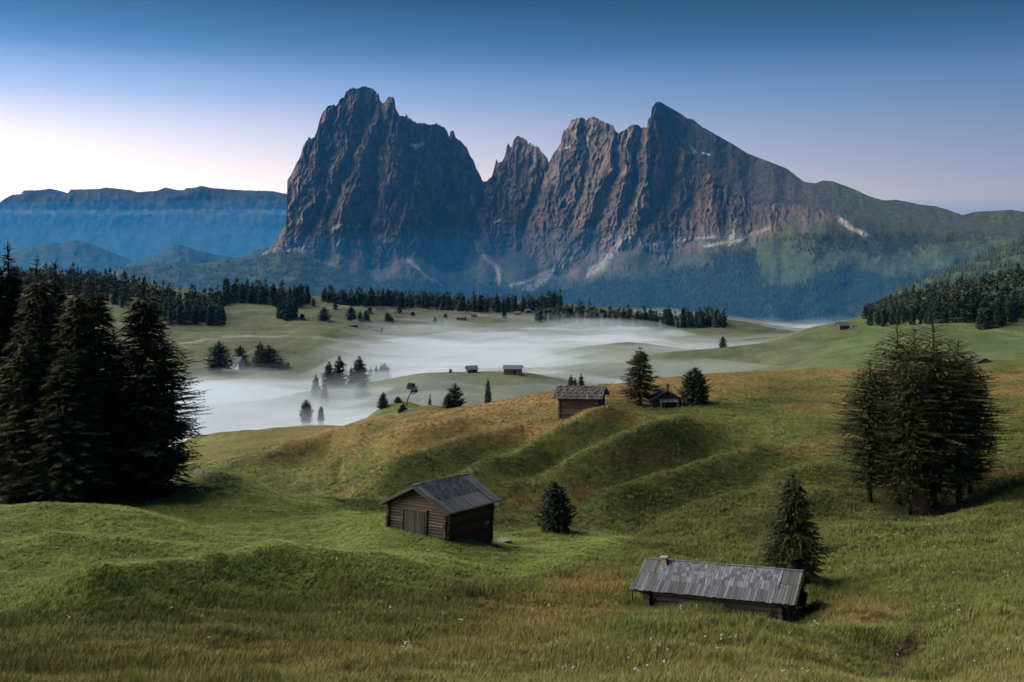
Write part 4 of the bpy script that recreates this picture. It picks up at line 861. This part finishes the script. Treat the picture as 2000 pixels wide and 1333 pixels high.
# low shed roof leaning at the far-left end
lean = Hut('plank_shelter', 'low plank lean-to beside the left end of the long hut', 10.988 - .866 * 4.2 - .25, 53.73 + .5 * 4.2 - .9, -17.45, -.525, 1.0, 1.0, .28, 0, .8, .8, .8, 'shelter'); lean.roof(M_DARKB)
for sg in (-1, 1): lean.lay(sg, -.5, .5, 0, 1.0, .16, B_MB, 'board', .01)
for x in (-.4, .4):
    for y in (-.7, .7): piece('post', B_POLE, lean.o, (x, y, .15), (1.1, .09, .09), RZ)
# firewood under the eave
fs = add('firewood_stack', None, None, None); fs.matrix_world = h.o.matrix_world @ Matrix.Translation((1.75, -1.78, h.H - 2.35)); tag(fs, 'stack of split firewood under the eave of the long hut', 'firewood')
rg = random.Random(4)
for r_ in range(8):
    for k in range(21): piece('split_log', rg.choice(B_FW), fs, (-1.3 + k * .125 + rg.uniform(-.03, .03), rg.uniform(-.05, .05), r_ * .115 + rg.uniform(-.02, .02) - .1), (.36, rg.uniform(.10, .15), rg.uniform(.09, .14)), Matrix.Rotation(R(90) + rg.uniform(-.2, .2), 3, 'Z'))

# ---- the gabled hut in the dip
random.seed(22)
h = Hut('log_hut', 'gabled log hut with plank double door standing in the grassy dip', -4.972, 72.774, -15.97, 1.029, 6.8, 2.961, 1.512, -.066, 5.6, 2.42, 5.15)
h.walls(.205, B_RED, B_LOG, .26); h.roof(M_DARKB); sl_ = h.sl
h.lay(-1, -3.4, -2.75, 0, 1.7, .16, B_BD, 'board', .05); h.lay(-1, -3.4, -2.75, 1.6, sl_ + .06, .16, B_BD, 'board', .01)
h.lay(-1, 2.35, 3.4, 0, 1.15, .17, B_BD, 'board', .05); h.lay(-1, 2.35, 3.4, 1.05, sl_ + .06, .17, B_BD, 'board', .01)
rows = 8; ex = 1.95 / rows
for r_ in range(rows): h.lay(-1, -2.73, 2.33, ex * r_ - .03, ex * (r_ + 1) + .06, .2, B_SH, 'shingle', .04 - .002 * r_, .10, .04, .92, .035, .03)
h.lay(-1, -2.75, 2.35, 1.88, sl_ + .06, .18, B_BD, 'board', .012)
h.lay(1, -3.4, 3.4, 0, sl_ + .06, .3, B_MB, 'board', .02)
for k in range(3): piece('ridge_board', B_BD, h.rf, (-3.4 + 6.8 * (k + .5) / 3, 0, h.H + .11 + .006 * (k % 2)), (2.32, .24, .05), RX, .01)
for sg in (-1, 1):
    e2, e3, M = h.slope(sg)
    for xe in (-3.43, 3.43): piece('barge_board', B_DB, h.rf, h.at(sg, xe, h.sl / 2, -.04), (h.sl, .05, .17), M)
    for q in np.linspace(.45, h.sl - .2, 7): piece('purlin', B_POLE, h.o, h.at(sg, -3.0, q, -.12), (1.0, .10, .10), RX)
    piece('eave_pole', B_POLE, h.o, h.at(sg, .25, h.sl - .02, .03), (7.4, .09, .09), RX)
piece('finial', B_POLE, h.o, (-2.6, .1, h.H + .22), (.34, .04, .04), RZ)
door = piece('door', B_DK, h.o, (-2.93, .12, 2.42), (.05, 1.75, 2.05), RX)
for k in range(8):
    p_ = piece('door_plank', B_DB, door, (-2.975 - .006 * (k % 3), .12 - .86 + .215 * (k + .5), 2.42 + .03 * ((k * 5) % 3 - 1)), (2.0, .2, .035), RZ)
piece('door_frame', B_LOG, h.o, (-2.97, .12, 3.5), (2.1, .16, .16), RY)
for sg in (-1, 1): piece('door_frame', B_LOG, h.o, (-2.97, .12 + sg * .98, 2.42), (2.1, .12, .12), RZ)
piece('sill_log', B_PB, h.o, (-2.99, 1.75, 1.42), (1.3, .16, .2), RY); piece('sill_log', B_PB, h.o, (-2.99, -1.75, 1.18), (1.3, .16, .2), RY)
piece('shutter', B_PB, h.o, (2.1, -2.56, 2.2), (.5, .05, .22), RX); piece('post', B_PB, h.o, (-.9, -2.6, 1.25), (.75, .09, .07), RZ)
rg = random.Random(9)
for k in range(7): piece('foundation_stone', B_ST[k % 4], h.o, (-2.75 + .33 * k, -2.45 - .1 * rg.random(), 1.02 - .10 * k), (.5, .4, .32), Matrix.Rotation(rg.uniform(0, 3), 3, 'Z'))
X, Y = hit(978, 1059, 60); sb = add('stone_slab', box_me('stone_slab', M_STONE, .1), None, (X, Y, float(gz(X, Y)) + .06), (R(4), R(-3), .5)); sb.scale = (1.3, .8, .16); tag(sb, 'pale flat stone slab at the back corner of the gabled hut', 'stone')

# ---- the hut with the stone-weighted roof on the russet slope
random.seed(23)
h = Hut('log_hut', 'dark log hut with a stone-weighted roof on the russet slope', 8.813, 130.263, -16.667, -.308, 6.3, 2.255, 1.235, .025, 4.9, 1.72, 4.3)
h.walls(.22, B_LOG, B_LOG, .2); h.roof(M_DARKB); sl_ = h.sl
for q0, q1, hh in ((0, .95, .05), (.85, 1.8, .03), (1.7, sl_ + .05, .01)):
    for sg in (-1, 1): h.lay(sg, -3.15, 3.15, q0, q1, .26, B_DB, 'board', hh)
for sg in (-1, 1):
    e2, e3, M = h.slope(sg)
    for r_ in range(4):
        for k in range(8): piece('roof_stone', B_ST[(k + r_) % 4], h.rf, h.at(sg, -2.8 + .8 * k + random.uniform(-.08, .08) + .2 * (r_ % 2), .18 + r_ * .62, .19), (.32, .26, .22), Matrix.Rotation(random.uniform(0, 3), 3, 'Z'))
    for xe in (-3.18, 3.18): piece('barge_board', B_BD, h.rf, h.at(sg, xe, h.sl / 2, 0), (h.sl, .07, .2), M)
piece('hatch', B_PB, h.o, (2.0, -1.92, 1.35), (.75, .06, .8), RX); piece('hatch', B_PB, h.o, (1.2, -1.9, .85), (.7, .05, .25), RX)
piece('prop', B_POLE, h.o, (-.05, -1.86, 2.55), (.9, .08, .08), RZ)
X, Y = 12.6, 129.2; sb = add('plank_ramp', box_me('plank_ramp', M_BOARD, .1), None, (X, Y, float(gz(X, Y)) + .08), (0, R(5), -.3)); sb.scale = (1.6, .9, .12); tag(sb, 'grey plank ramp at the gable of the stone-weighted hut', 'ramp')

# ---- the hut with porch and chimney between spruce and pine
random.seed(24)
h = Hut('plank_hut', 'small plank hut with chimney and porch between the spruce and the pine', 20.657, 139.074, -18.106, 1.606, 4.916, 2.349, 1.286, -.016, 4.2, 1.95, 2.75)
h.roof(M_DARKB); sl_ = h.sl; ev = h.roofz(h.hw) - .08
for sg in (-1, 1):
    for k in range(16): piece('plank', B_DB, h.o, (-2.1 + 4.2 * (k + .5) / 16, sg * h.hw, ev / 2 - .2), (ev + .4, .25, .05), Matrix.Rotation(R(90), 3, 'Z') @ RZ, .004)
    for k in range(15):
        y = -1.95 + 3.9 * (k + .5) / 15; top = h.roofz(y) - .1; piece('plank', B_DB, h.o, (sg * 2.1, y, top / 2 - .2), (top + .4, .25, .05), RZ, .004)
    h.lay(sg, -2.46, 2.46, 0, 1.4, .22, B_MB if sg < 0 else B_DB, 'board', .04); h.lay(sg, -2.46, 2.46, 1.3, sl_ + .05, .22, B_DB, 'board', .01)
    e2, e3, M = h.slope(sg); piece('barge_board', B_BD, h.rf, h.at(sg, -2.49, h.sl / 2, 0), (h.sl, .05, .16), M); piece('barge_board', B_BD, h.rf, h.at(sg, 2.49, h.sl / 2, 0), (h.sl, .05, .16), M)
piece('roof_patch', B_LEAD, h.rf, h.at(1, -2.0, sl_ - .35, .09), (.85, .7, .03), h.slope(1)[2])
piece('chimney', B_CH, h.o, (-.6, -.35, h.H + .25), (.36, .36, 1.0), RX); piece('chimney_cap', B_DB, h.o, (-.6, -.35, h.H + .78), (.46, .46, .06), RX)
for k in range(8): piece('porch_board', B_BD, h.o, (-2.55, -1.35 + .32 * (k + .5) - .1, 1.55), (.95, .3, .04), Matrix.Rotation(R(-28), 3, 'Y'), .01)
for y in (-1.3, .95): piece('porch_post', B_PB, h.o, (-2.9, y, .55), (1.7, .11, .11), RZ)
piece('doorway', B_DK, h.o, (-2.13, -.2, .65), (.06, .9, 1.6), RX); piece('window', B_DK, h.o, (-2.13, .95, .9), (.05, .5, .5), RX)
for k in range(7): piece('fence_board', B_DB, h.o, (-1.0 + .1 * k, -2.3 - .3 * k, .15), (1.1, .22, .04), RZ, .05)

# ---- small huts further off
def far_hut(name, label, px, by, d, wpx, hpx, depth, rz, wall_m, roof_m, cat='hut', roof_frac=.42, over=.35, doors=1, windows=0, z=None):
    X = (px - CX) / F * d; z0 = float(gz(X, d)) if z is None else z; Wd = wpx / F * d - 2 * over; Ht = hpx / F * d; hw_ = Ht * (1 - roof_frac)
    o = add(name, None, None, (X, d, z0 - .15), (0, 0, rz)); tag(o, label, cat); dp = depth / 2; a = Wd / 2
    V = [(-a, -dp, -.6), (a, -dp, -.6), (a, dp, -.6), (-a, dp, -.6), (-a, -dp, hw_), (a, -dp, hw_), (a, dp, hw_), (-a, dp, hw_), (-a, 0, Ht - .08), (a, 0, Ht - .08)]
    F_ = [(0, 1, 5, 4), (2, 3, 7, 6), (1, 2, 6, 5), (3, 0, 4, 7)]
    me = bpy.data.meshes.new('wall'); me.from_pydata(V, [], F_ + [(5, 6, 9), (7, 4, 8)]); me.materials.append(wall_m); add('wall', me, o)
    k = (Ht - hw_) / dp; od = dp + over; zo = hw_ - k * over; t = .14; A = a + over
    V = [(-A, -od, zo), (A, -od, zo), (A, 0, Ht), (-A, 0, Ht), (A, od, zo), (-A, od, zo)]; V += [(x, y, zz + t) for x, y, zz in V]
    me = bpy.data.meshes.new('roof'); me.from_pydata(V, [], [(0, 3, 2, 1), (3, 5, 4, 2), (6, 7, 8, 9), (9, 8, 10, 11), (0, 1, 7, 6), (4, 5, 11, 10), (1, 2, 8, 7), (2, 4, 10, 8), (3, 0, 6, 9), (5, 3, 9, 11)]); me.materials.append(roof_m); add('roof', me, o)
    for i in range(doors): piece('door', B_DK, o, (a * .25 + .9 * i, -dp - .02, hw_ * .42), (min(1.1, a * .5), .05, hw_ * .8), RX)
    for i in range(windows): piece('window', B_DK, o, (-a * .7 + a * 1.3 * i / max(1, windows - 1), -dp - .02, hw_ * .55), (.8, .05, .8), RX)
    return o
RU = NT('russet_wall', .9, .2); RU.color(RU.ramp(RU.noise(2, 4, RU.coords('Object', (1, 1, 6))), [(.3, (.05, .034, .028)), (.7, (.12, .085, .068))])); M_WALLR = RU.m
WA = NT('far_timber_wall', .9, .2); WA.color(WA.ramp(WA.noise(2, 4, WA.coords('Object', (1, 1, 6))), [(.3, (.05, .044, .04)), (.7, (.13, .115, .10))])); M_WALLW = WA.m
RO = NT('far_shingle_roof', .85, .3); RO.color(RO.ramp(RO.noise(3, 4, RO.coords('Object', (5, 1, 1))), [(.3, (.055, .058, .065)), (.7, (.14, .145, .155))])); M_ROOFW = RO.m
far_hut('hay_hut', 'small weathered hut on the misty knoll, left of the larger barn', 921, 729, 442, 23, 14, 4.0, .25, M_WALLW, M_ROOFW)
far_hut('hay_barn', 'wide grey timber barn on the misty knoll', 1002, 732, 432, 38, 18, 5.2, -.1, M_WALLW, M_ROOFW, 'barn', .3, .5)
far_hut('white_house', 'white house with grey roof between two conifers', 461, 718, hit(461, 719, 450)[1], 30, 22, 6.5, -.35, M_PLASTER, M_ROOFW, 'house', .5, .4, 0, 2)
far_hut('hay_barn', 'low dark barn beside the paired conifers', 552, 716, hit(552, 717, 450)[1], 22, 11, 5, -.3, M_WALLR, M_ROOFW, 'barn', .5)
far_hut('hay_hut', 'reddish hut at the fog edge, left of the pair', 690, 664, 815, 19, 8, 5, .1, M_WALLR, M_ROOFW)
far_hut('hay_hut', 'dark hut at the fog edge, right of the pair', 737, 663, 820, 21, 9, 5, -.3, M_WALLR, M_ROOFW)
far_hut('hay_hut', 'tiny dark hut on the far meadow below the long wood', 901, 624, 960, 18, 8, 5, -.2, M_WALLR, M_ROOFW)
far_hut('hay_hut', 'tiny square dark hut near the long wood, above the low one', 925, 622, 985, 12, 8, 5, .2, M_WALLR, M_ROOFW)
far_hut('hay_hut', 'tiniest dark hut left of the tiny huts on the far meadow', 863, 626, 940, 8, 6, 4, .2, M_WALLR, M_ROOFW)
far_hut('hay_hut', 'small dark hut under the wood right of the tiny huts', 1010, 618, 1020, 12, 6, 5, .1, M_WALLR, M_ROOFW)
far_hut('hay_hut', 'small upright hut at the wood corner, beside the low one', 1030, 617, 1030, 11, 7, 5, .4, M_WALLR, M_ROOFW)
far_hut('hay_hut', 'reddish brown hut on the green rise before the sloping wood', 1645, 655, 560, 24, 14, 4.5, .3, M_WALLR, M_ROOFW)
far_hut('hay_hut', 'low dark shed beside the reddish hut on the rise', 1668, 652, 565, 11, 5, 3, .1, M_WALLR, M_ROOFW, 'shed')
far_hut('hay_barn', 'barn half hidden behind the ridge by the larches, red-brown gable showing', 1917, 728, 222, 68, 31, 6.4, .0, M_WALLR, M_DARKB, 'barn', .5, .45, 0, z=-(722 - HY) / F * 222 - .6).rotation_euler = (0, 0, R(78))
far_hut('hay_barn', 'roof of a barn just showing behind the russet ridge', 803, 815, 214, 26, 14, 4.2, .5, M_WALLW, M_ROOFW, 'barn', .6)
far_hut('hay_hut', 'dark little shed at the foot of the open-branched conifer', 388, 921, 104, 18, 12, 1.2, .1, M_WALLR, M_ROOFW, 'shed', .3, .1)
far_hut('hay_hut', 'faint roof at the fog edge left of the spruce clump', 632, 722, 560, 14, 6, 4, .4, M_WALLW, M_ROOFW, 'hut', .6)

# ---- odds and ends
X, Y = hit(668, 1152, 30); stk = add('stake', None, None, (X, Y, float(gz(X, Y)) - .1), (0, R(14), 0)); tag(stk, 'thin reddish stake leaning in the meadow', 'stake')
rs = NT('red_stake', .8, .2); rs.color((.22, .06, .035)); V, f = tube([[0, 0, 0], [0, 0, .75]], [.022, .018], 6); add('shaft', np_mesh('stake', V, f, True, None, rs.m), stk); V, f = tube([[0, 0, .75], [0, 0, .84]], [.021, .003], 6); add('tip', np_mesh('tip', V, f, True, None, rs.m), stk)
for px, py, r, lb in [(1600, 1197, .75, 'low dark shrub at the gable corner of the long hut')]:
    X, Y = hit(px, py, 45); rg = np.random.RandomState(2); n = 900; d = unit(rg.randn(n, 3)); d[:, 2] = np.abs(d[:, 2]); P = d * r * rg.rand(n, 1) ** .4 * np.array([1.1, .9, .65]); q = unit(np.cross(d, rg.randn(n, 3))) * .035
    V = np.stack([P - q, P + q, P + unit(d + rg.randn(n, 3) * .6) * .16], 1).reshape(-1, 3); o = add('shrub', None, None, (X, Y, float(gz(X, Y)))); add('foliage', np_mesh('shrub', V, np.arange(len(V)).reshape(-1, 3), False, None, M_PINE), o); tag(o, lb, 'shrub')
    V, f = tube([[0, 0, -.3], [.05, 0, .35]], [.04, .02], 5); add('stem', np_mesh('stem', V, f, True, None, M_BARK), o)
# brushwood heap at the foot of the larches
X, Y = hit(1815, 1008, 70); bh = add('brushwood_heap', None, None, (X, Y, float(gz(X, Y)))); tag(bh, 'heap of dead brown brushwood at the foot of the larch group', 'brushwood'); rg = np.random.RandomState(8)
db = NT('dead_twigs', .95, .1); db.color(db.ramp(db.noise(2, 3, db.coords('Object')), [(.3, (.05, .034, .026)), (.7, (.13, .095, .075))])); TW = []
for k in range(5):
    V, f = tube([[0, 0, 0], [.35, .04 * k, .1], [.75, -.05, .12 - .03 * k], [1.2, .05, .05]], [.035, .028, .018, .005], 5); TW.append(np_mesh('branch', V, f, True, None, db.m))
for k in range(110):
    a = rg.rand() * 6.28; o = add('branch', TW[k % 5], bh, (rg.randn() * .8, rg.randn() * .6, abs(rg.randn()) * .45), (rg.randn() * .4, -.5 + rg.randn() * .4, a)); s_ = .8 + rg.rand() * .9; o.scale = (s_, s_, s_)
# ------------------------------------------------------------------ meadow grass and flowers
TUFTS = bpy.data.collections.new('tufts')
gm = NT('grass_blades', .8, .2); gc = gm.attr('gcol', 'INSTANCER'); gi = gm.attr('rnd', 'INSTANCER')
gm.color(gc); M_GRASS = gm.m
def tuft(i, nb, spread, hgt, wid, lean, seed):
    rg = np.random.RandomState(seed); a = rg.rand(nb) * 6.28; r = spread * rg.rand(nb) ** .6; B = np.stack([np.cos(a) * r, np.sin(a) * r, -.03 + 0 * r], -1)
    la = rg.rand(nb) * 6.28; ln = lean * (.4 + rg.rand(nb)); hh = hgt * (.45 + .75 * rg.rand(nb)); T = B + np.stack([np.cos(la) * ln * hh, np.sin(la) * ln * hh, hh], -1)
    Mid = B * .45 + T * .55 + np.stack([0 * hh, 0 * hh, hh * .12], -1) - np.stack([np.cos(la) * ln * hh, np.sin(la) * ln * hh, 0 * hh], -1) * .18
    q = np.stack([-np.sin(la), np.cos(la), 0 * la], -1) * wid * (.6 + .8 * rg.rand(nb, 1))
    V = np.stack([B - q, B + q, Mid + q * .8, Mid - q * .8, T], 1).reshape(-1, 3); o = np.arange(nb)[:, None] * 5
    f = np.concatenate([o + [0, 1, 2], o + [0, 2, 3], o + [3, 2, 4]]); ob = bpy.data.objects.new('tuft%d' % i, np_mesh('tuft%d' % i, V, f, False, None, M_GRASS)); TUFTS.objects.link(ob)
for i in range(6): tuft(i, 16, .16, .34, .0085, .45, 50 + i)
rg = np.random.RandomState(99); N = 260000
px = rg.rand(N) * 2120 - 60; u = rg.rand(N); d = np.exp(np.interp(u, [0, .55, .85, 1], np.log([26, 58, 100, 165])))
d = d * (1 + .01 * rg.randn(N)); X = (px - CX) / F * d; Z = gz(X, d)
row = HY - F * Z / d; keep = (row < 1400)
# colour and height follow the meadow under them
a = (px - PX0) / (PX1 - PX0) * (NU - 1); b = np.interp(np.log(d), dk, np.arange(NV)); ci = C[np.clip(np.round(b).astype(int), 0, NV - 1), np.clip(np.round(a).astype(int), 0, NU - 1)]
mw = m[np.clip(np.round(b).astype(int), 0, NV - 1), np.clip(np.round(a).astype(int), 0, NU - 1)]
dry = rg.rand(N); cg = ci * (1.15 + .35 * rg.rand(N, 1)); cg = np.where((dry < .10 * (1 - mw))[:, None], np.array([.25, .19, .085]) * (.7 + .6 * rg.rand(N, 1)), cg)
hgt = (1.15 - .72 * mw) * (.55 + .75 * rg.rand(N)) * (1 + .5 * fbm(X / 3, d / 3, 2, 55)); hgt = hgt * np.interp(d, [30, 60, 110, 165], [1, .85, .55, .45]); wide = (.8 + .5 * rg.rand(N)) * np.interp(d, [30, 60, 165], [.9, 1.0, 1.5])
# keep clear of the huts' floors
for hx, hy_, th_, hl_, hw_ in [(10.99, 53.73, -.525, 3.9, 1.75), (-4.97, 72.77, 1.029, 3.0, 2.6), (8.81, 130.26, -.308, 2.6, 1.9), (20.66, 139.07, 1.606, 2.3, 2.1)]:
    lx = (X - hx) * math.cos(th_) + (d - hy_) * math.sin(th_); ly = -(X - hx) * math.sin(th_) + (d - hy_) * math.cos(th_); keep &= ~((np.abs(lx) < hl_) & (np.abs(ly) < hw_))
X, d, Z, cg, hgt, wide = X[keep], d[keep], Z[keep], cg[keep], hgt[keep], wide[keep]; N = len(X)
gme = bpy.data.meshes.new('grass'); gme.vertices.add(N); gme.vertices.foreach_set('co', np.stack([X, d, Z], -1).astype(np.float32).ravel())
def pattr(name, typ, arr, key):
    at_ = gme.attributes.new(name, typ, 'POINT'); at_.data.foreach_set(key, np.ascontiguousarray(arr, dtype=np.float32 if typ != 'INT' else np.int32).ravel())
pattr('gcol', 'FLOAT_COLOR', np.concatenate([cg, np.ones((N, 1))], 1), 'color')
pattr('gscale', 'FLOAT_VECTOR', np.stack([wide, wide, hgt], -1), 'vector')
pattr('grot', 'FLOAT_VECTOR', np.stack([rg.randn(N) * .12, rg.randn(N) * .12, rg.rand(N) * 6.28], -1), 'vector')
pattr('gidx', 'INT', rg.randint(0, 6, N), 'value')
ng = bpy.data.node_groups.new('scatter_grass', 'GeometryNodeTree'); ng.interface.new_socket('Geometry', in_out='INPUT', socket_type='NodeSocketGeometry'); ng.interface.new_socket('Geometry', in_out='OUTPUT', socket_type='NodeSocketGeometry')
gn = ng.nodes; gi_, go_ = gn.new('NodeGroupInput'), gn.new('NodeGroupOutput'); cinf = gn.new('GeometryNodeCollectionInfo'); cinf.inputs[0].default_value = TUFTS; cinf.inputs['Separate Children'].default_value = True; cinf.inputs['Reset Children'].default_value = True
iop = gn.new('GeometryNodeInstanceOnPoints'); iop.inputs['Pick Instance'].default_value = True
def nattr(nm, typ):
    q = gn.new('GeometryNodeInputNamedAttribute'); q.data_type = typ; q.inputs['Name'].default_value = nm; return next(s_ for s_ in q.outputs if s_.enabled)
ng.links.new(gi_.outputs[0], iop.inputs['Points']); ng.links.new(cinf.outputs[0], iop.inputs['Instance']); ng.links.new(nattr('gscale', 'FLOAT_VECTOR'), iop.inputs['Scale']); ng.links.new(nattr('grot', 'FLOAT_VECTOR'), iop.inputs['Rotation']); ng.links.new(nattr('gidx', 'INT'), iop.inputs['Instance Index']); ng.links.new(iop.outputs[0], go_.inputs[0])
grass = add('grass', gme); md_ = grass.modifiers.new('scatter', 'NODES'); md_.node_group = ng; tag(grass, 'meadow grass in green, olive and dry straw tufts', 'grass', kind='stuff')

# white umbels scattered in the meadow
fl = NT('white_petals', .8, .2); fl.color((.62, .62, .58)); rg = np.random.RandomState(77); Pw = []
for px, py, n, sx in [(797,1280,7,6),(905,1232,5,12),(1270,1285,9,22),(1250,1325,8,26),(1340,1275,6,10),(1410,1270,6,14),(1530,1235,5,14),(1585,1245,4,8),(1845,1195,9,14),(1560,1330,6,10),(655,1085,3,20),(1300,1200,7,40),(1000,1190,5,120),(1720,1110,26,190),(1850,1050,26,140),(1300,950,14,170),(1480,1000,14,120),(560,1240,8,180),(1150,1300,8,120),(1860,1300,6,80)]:
    for k in range(n):
        x = px + rg.randn() * sx; X, Y = hit(x, py + rg.randn() * min(22, sx * .5 + 3), 30); Pw.append((X, Y, float(gz(X, Y)) + .28 + .2 * rg.rand()))
VV = []; FF = []
for k, p_ in enumerate(Pw):
    for q in range(3):
        c_ = np.array(p_) + rg.randn(3) * .03; r_ = .014 + .014 * rg.rand(); a = np.arange(6) / 6 * 6.28; o_ = len(VV); VV += [tuple(c_ + np.array([math.cos(t_) * r_, math.sin(t_) * r_ * .7, math.sin(t_) * r_ * .7 + (.006 if i % 2 else -.006)])) for i, t_ in enumerate(a)] + [tuple(c_ + np.array([0, -.004, .012]))]
        FF += [(o_ + i, o_ + (i + 1) % 6, o_ + 6) for i in range(6)]
o = add('wildflowers', np_mesh('wildflowers', VV, FF, False, None, fl.m)); tag(o, 'small white wildflowers dotted through the meadow grass', 'wildflowers', kind='stuff')
# ------------------------------------------------------------------ air: valley fog and haze
def vol_mat(name, color, density, aniso):
    m = bpy.data.materials.new(name); m.use_nodes = True; t = m.node_tree; t.nodes.clear()
    o = t.nodes.new('ShaderNodeOutputMaterial'); v = t.nodes.new('ShaderNodeVolumePrincipled')
    v.inputs['Color'].default_value = (*color, 1); v.inputs['Density'].default_value = density; v.inputs['Anisotropy'].default_value = aniso
    t.links.new(v.outputs[0], o.inputs['Volume']); return m

def closed_slab(name, X, Y, top, bottom, mat):
    ny, nx = X.shape; T = np.stack([X, Y, top], -1).reshape(-1, 3); B = np.stack([X, Y, bottom + 0 * top], -1).reshape(-1, 3)
    f = grid_faces(ny, nx); n = ny * nx; idx = np.arange(n).reshape(ny, nx)
    def side(a): return np.stack([a[:-1] + n, a[1:] + n, a[1:], a[:-1]], -1)
    F_ = np.concatenate([f, f[:, ::-1] + n, side(idx[0]), side(idx[-1][::-1]), side(idx[:, 0][::-1]), side(idx[:, -1])])
    return add(name, np_mesh(name, np.concatenate([T, B]), F_, True, None, mat))
fp = np.linspace(-200, 1760, 150); fd = np.exp(np.linspace(math.log(205), math.log(1150), 130))
FPX, FY = np.meshgrid(fp, fd); FX = (FPX - CX) / F * FY
FT = np.interp(FY, [205, 300, 420, 560, 700, 900, 1150], [-51, -54, -57, -61.5, -64, -66, -69])
FT = FT + 1.2 + 5.0 * fbm(FX / 95, FY / 75, 3, 101) + 1.2 * fbm(FX / 28, FY / 20, 3, 102) + 3.4 * fbm(FX / 150 + .3 * FY / 60, FY / 26, 3, 103) - 11 * sstep(1180, 1480, FPX) * sstep(640, 780, FY)
FT = np.maximum(FT, -99)
FT = FT - 5.5 * sstep(680, 580, FPX) * sstep(430, 500, FY)
fog = closed_slab('fog', FX, FY, FT, -100.0, vol_mat('fog', (.84, .91, 1.0), .016, 0.)); tag(fog, 'pale bank of ground fog lying in the valley', 'fog', kind='stuff')

low = sstep(680, 580, FPX) * sstep(430, 500, FY)
MT = -9 * low + np.interp(FY, [205, 300, 420, 560, 700, 900, 1150], [-46, -48, -50, -53, -56, -58, -60]) - 11 * sstep(1180, 1480, FPX) * sstep(640, 780, FY) + 6.0 * fbm(FX / 120, FY / 80, 3, 111) + 1.0 * fbm(FX / 35, FY / 25, 3, 112) + 4.0 * fbm(FX / 170 - .3 * FY / 60, FY / 30, 3, 113)
mist = closed_slab('mist', FX * 1.02, FY, np.maximum(MT, FT + .3), -101.0, vol_mat('mist', (.84, .91, 1.0), .0040, 0.)); tag(mist, 'thin veil of mist over the fog bank', 'mist', kind='stuff')
vx, vy = np.meshgrid(np.linspace(-9500, 9500, 40), np.linspace(1750, 13600, 40))
vt = -250 + (vy - 1750) * .085 + 40 * fbm(vx / 2500, vy / 2500, 3, 121)
vm = closed_slab('mist', vx, vy, vt, -525.0, vol_mat('valley_mist', (.02, .29, .66), 8.5e-5, 0.)); tag(vm, 'blue morning mist filling the deep valley below the mountains', 'mist', kind='stuff')
hz = np.array([[x, y, z] for z in (-540, 1560) for y in (-2700, 17600) for x in (-12800, 12800)], float)
haze = add('haze', np_mesh('haze', hz, [[0, 2, 3, 1], [4, 5, 7, 6], [0, 1, 5, 4], [2, 6, 7, 3], [0, 4, 6, 2], [1, 3, 7, 5]], False, None, vol_mat('haze', (.05, .34, .80), 2.0e-5, 0.0)))
tag(haze, 'blue morning haze between the hills and mountains', 'haze', kind='stuff')
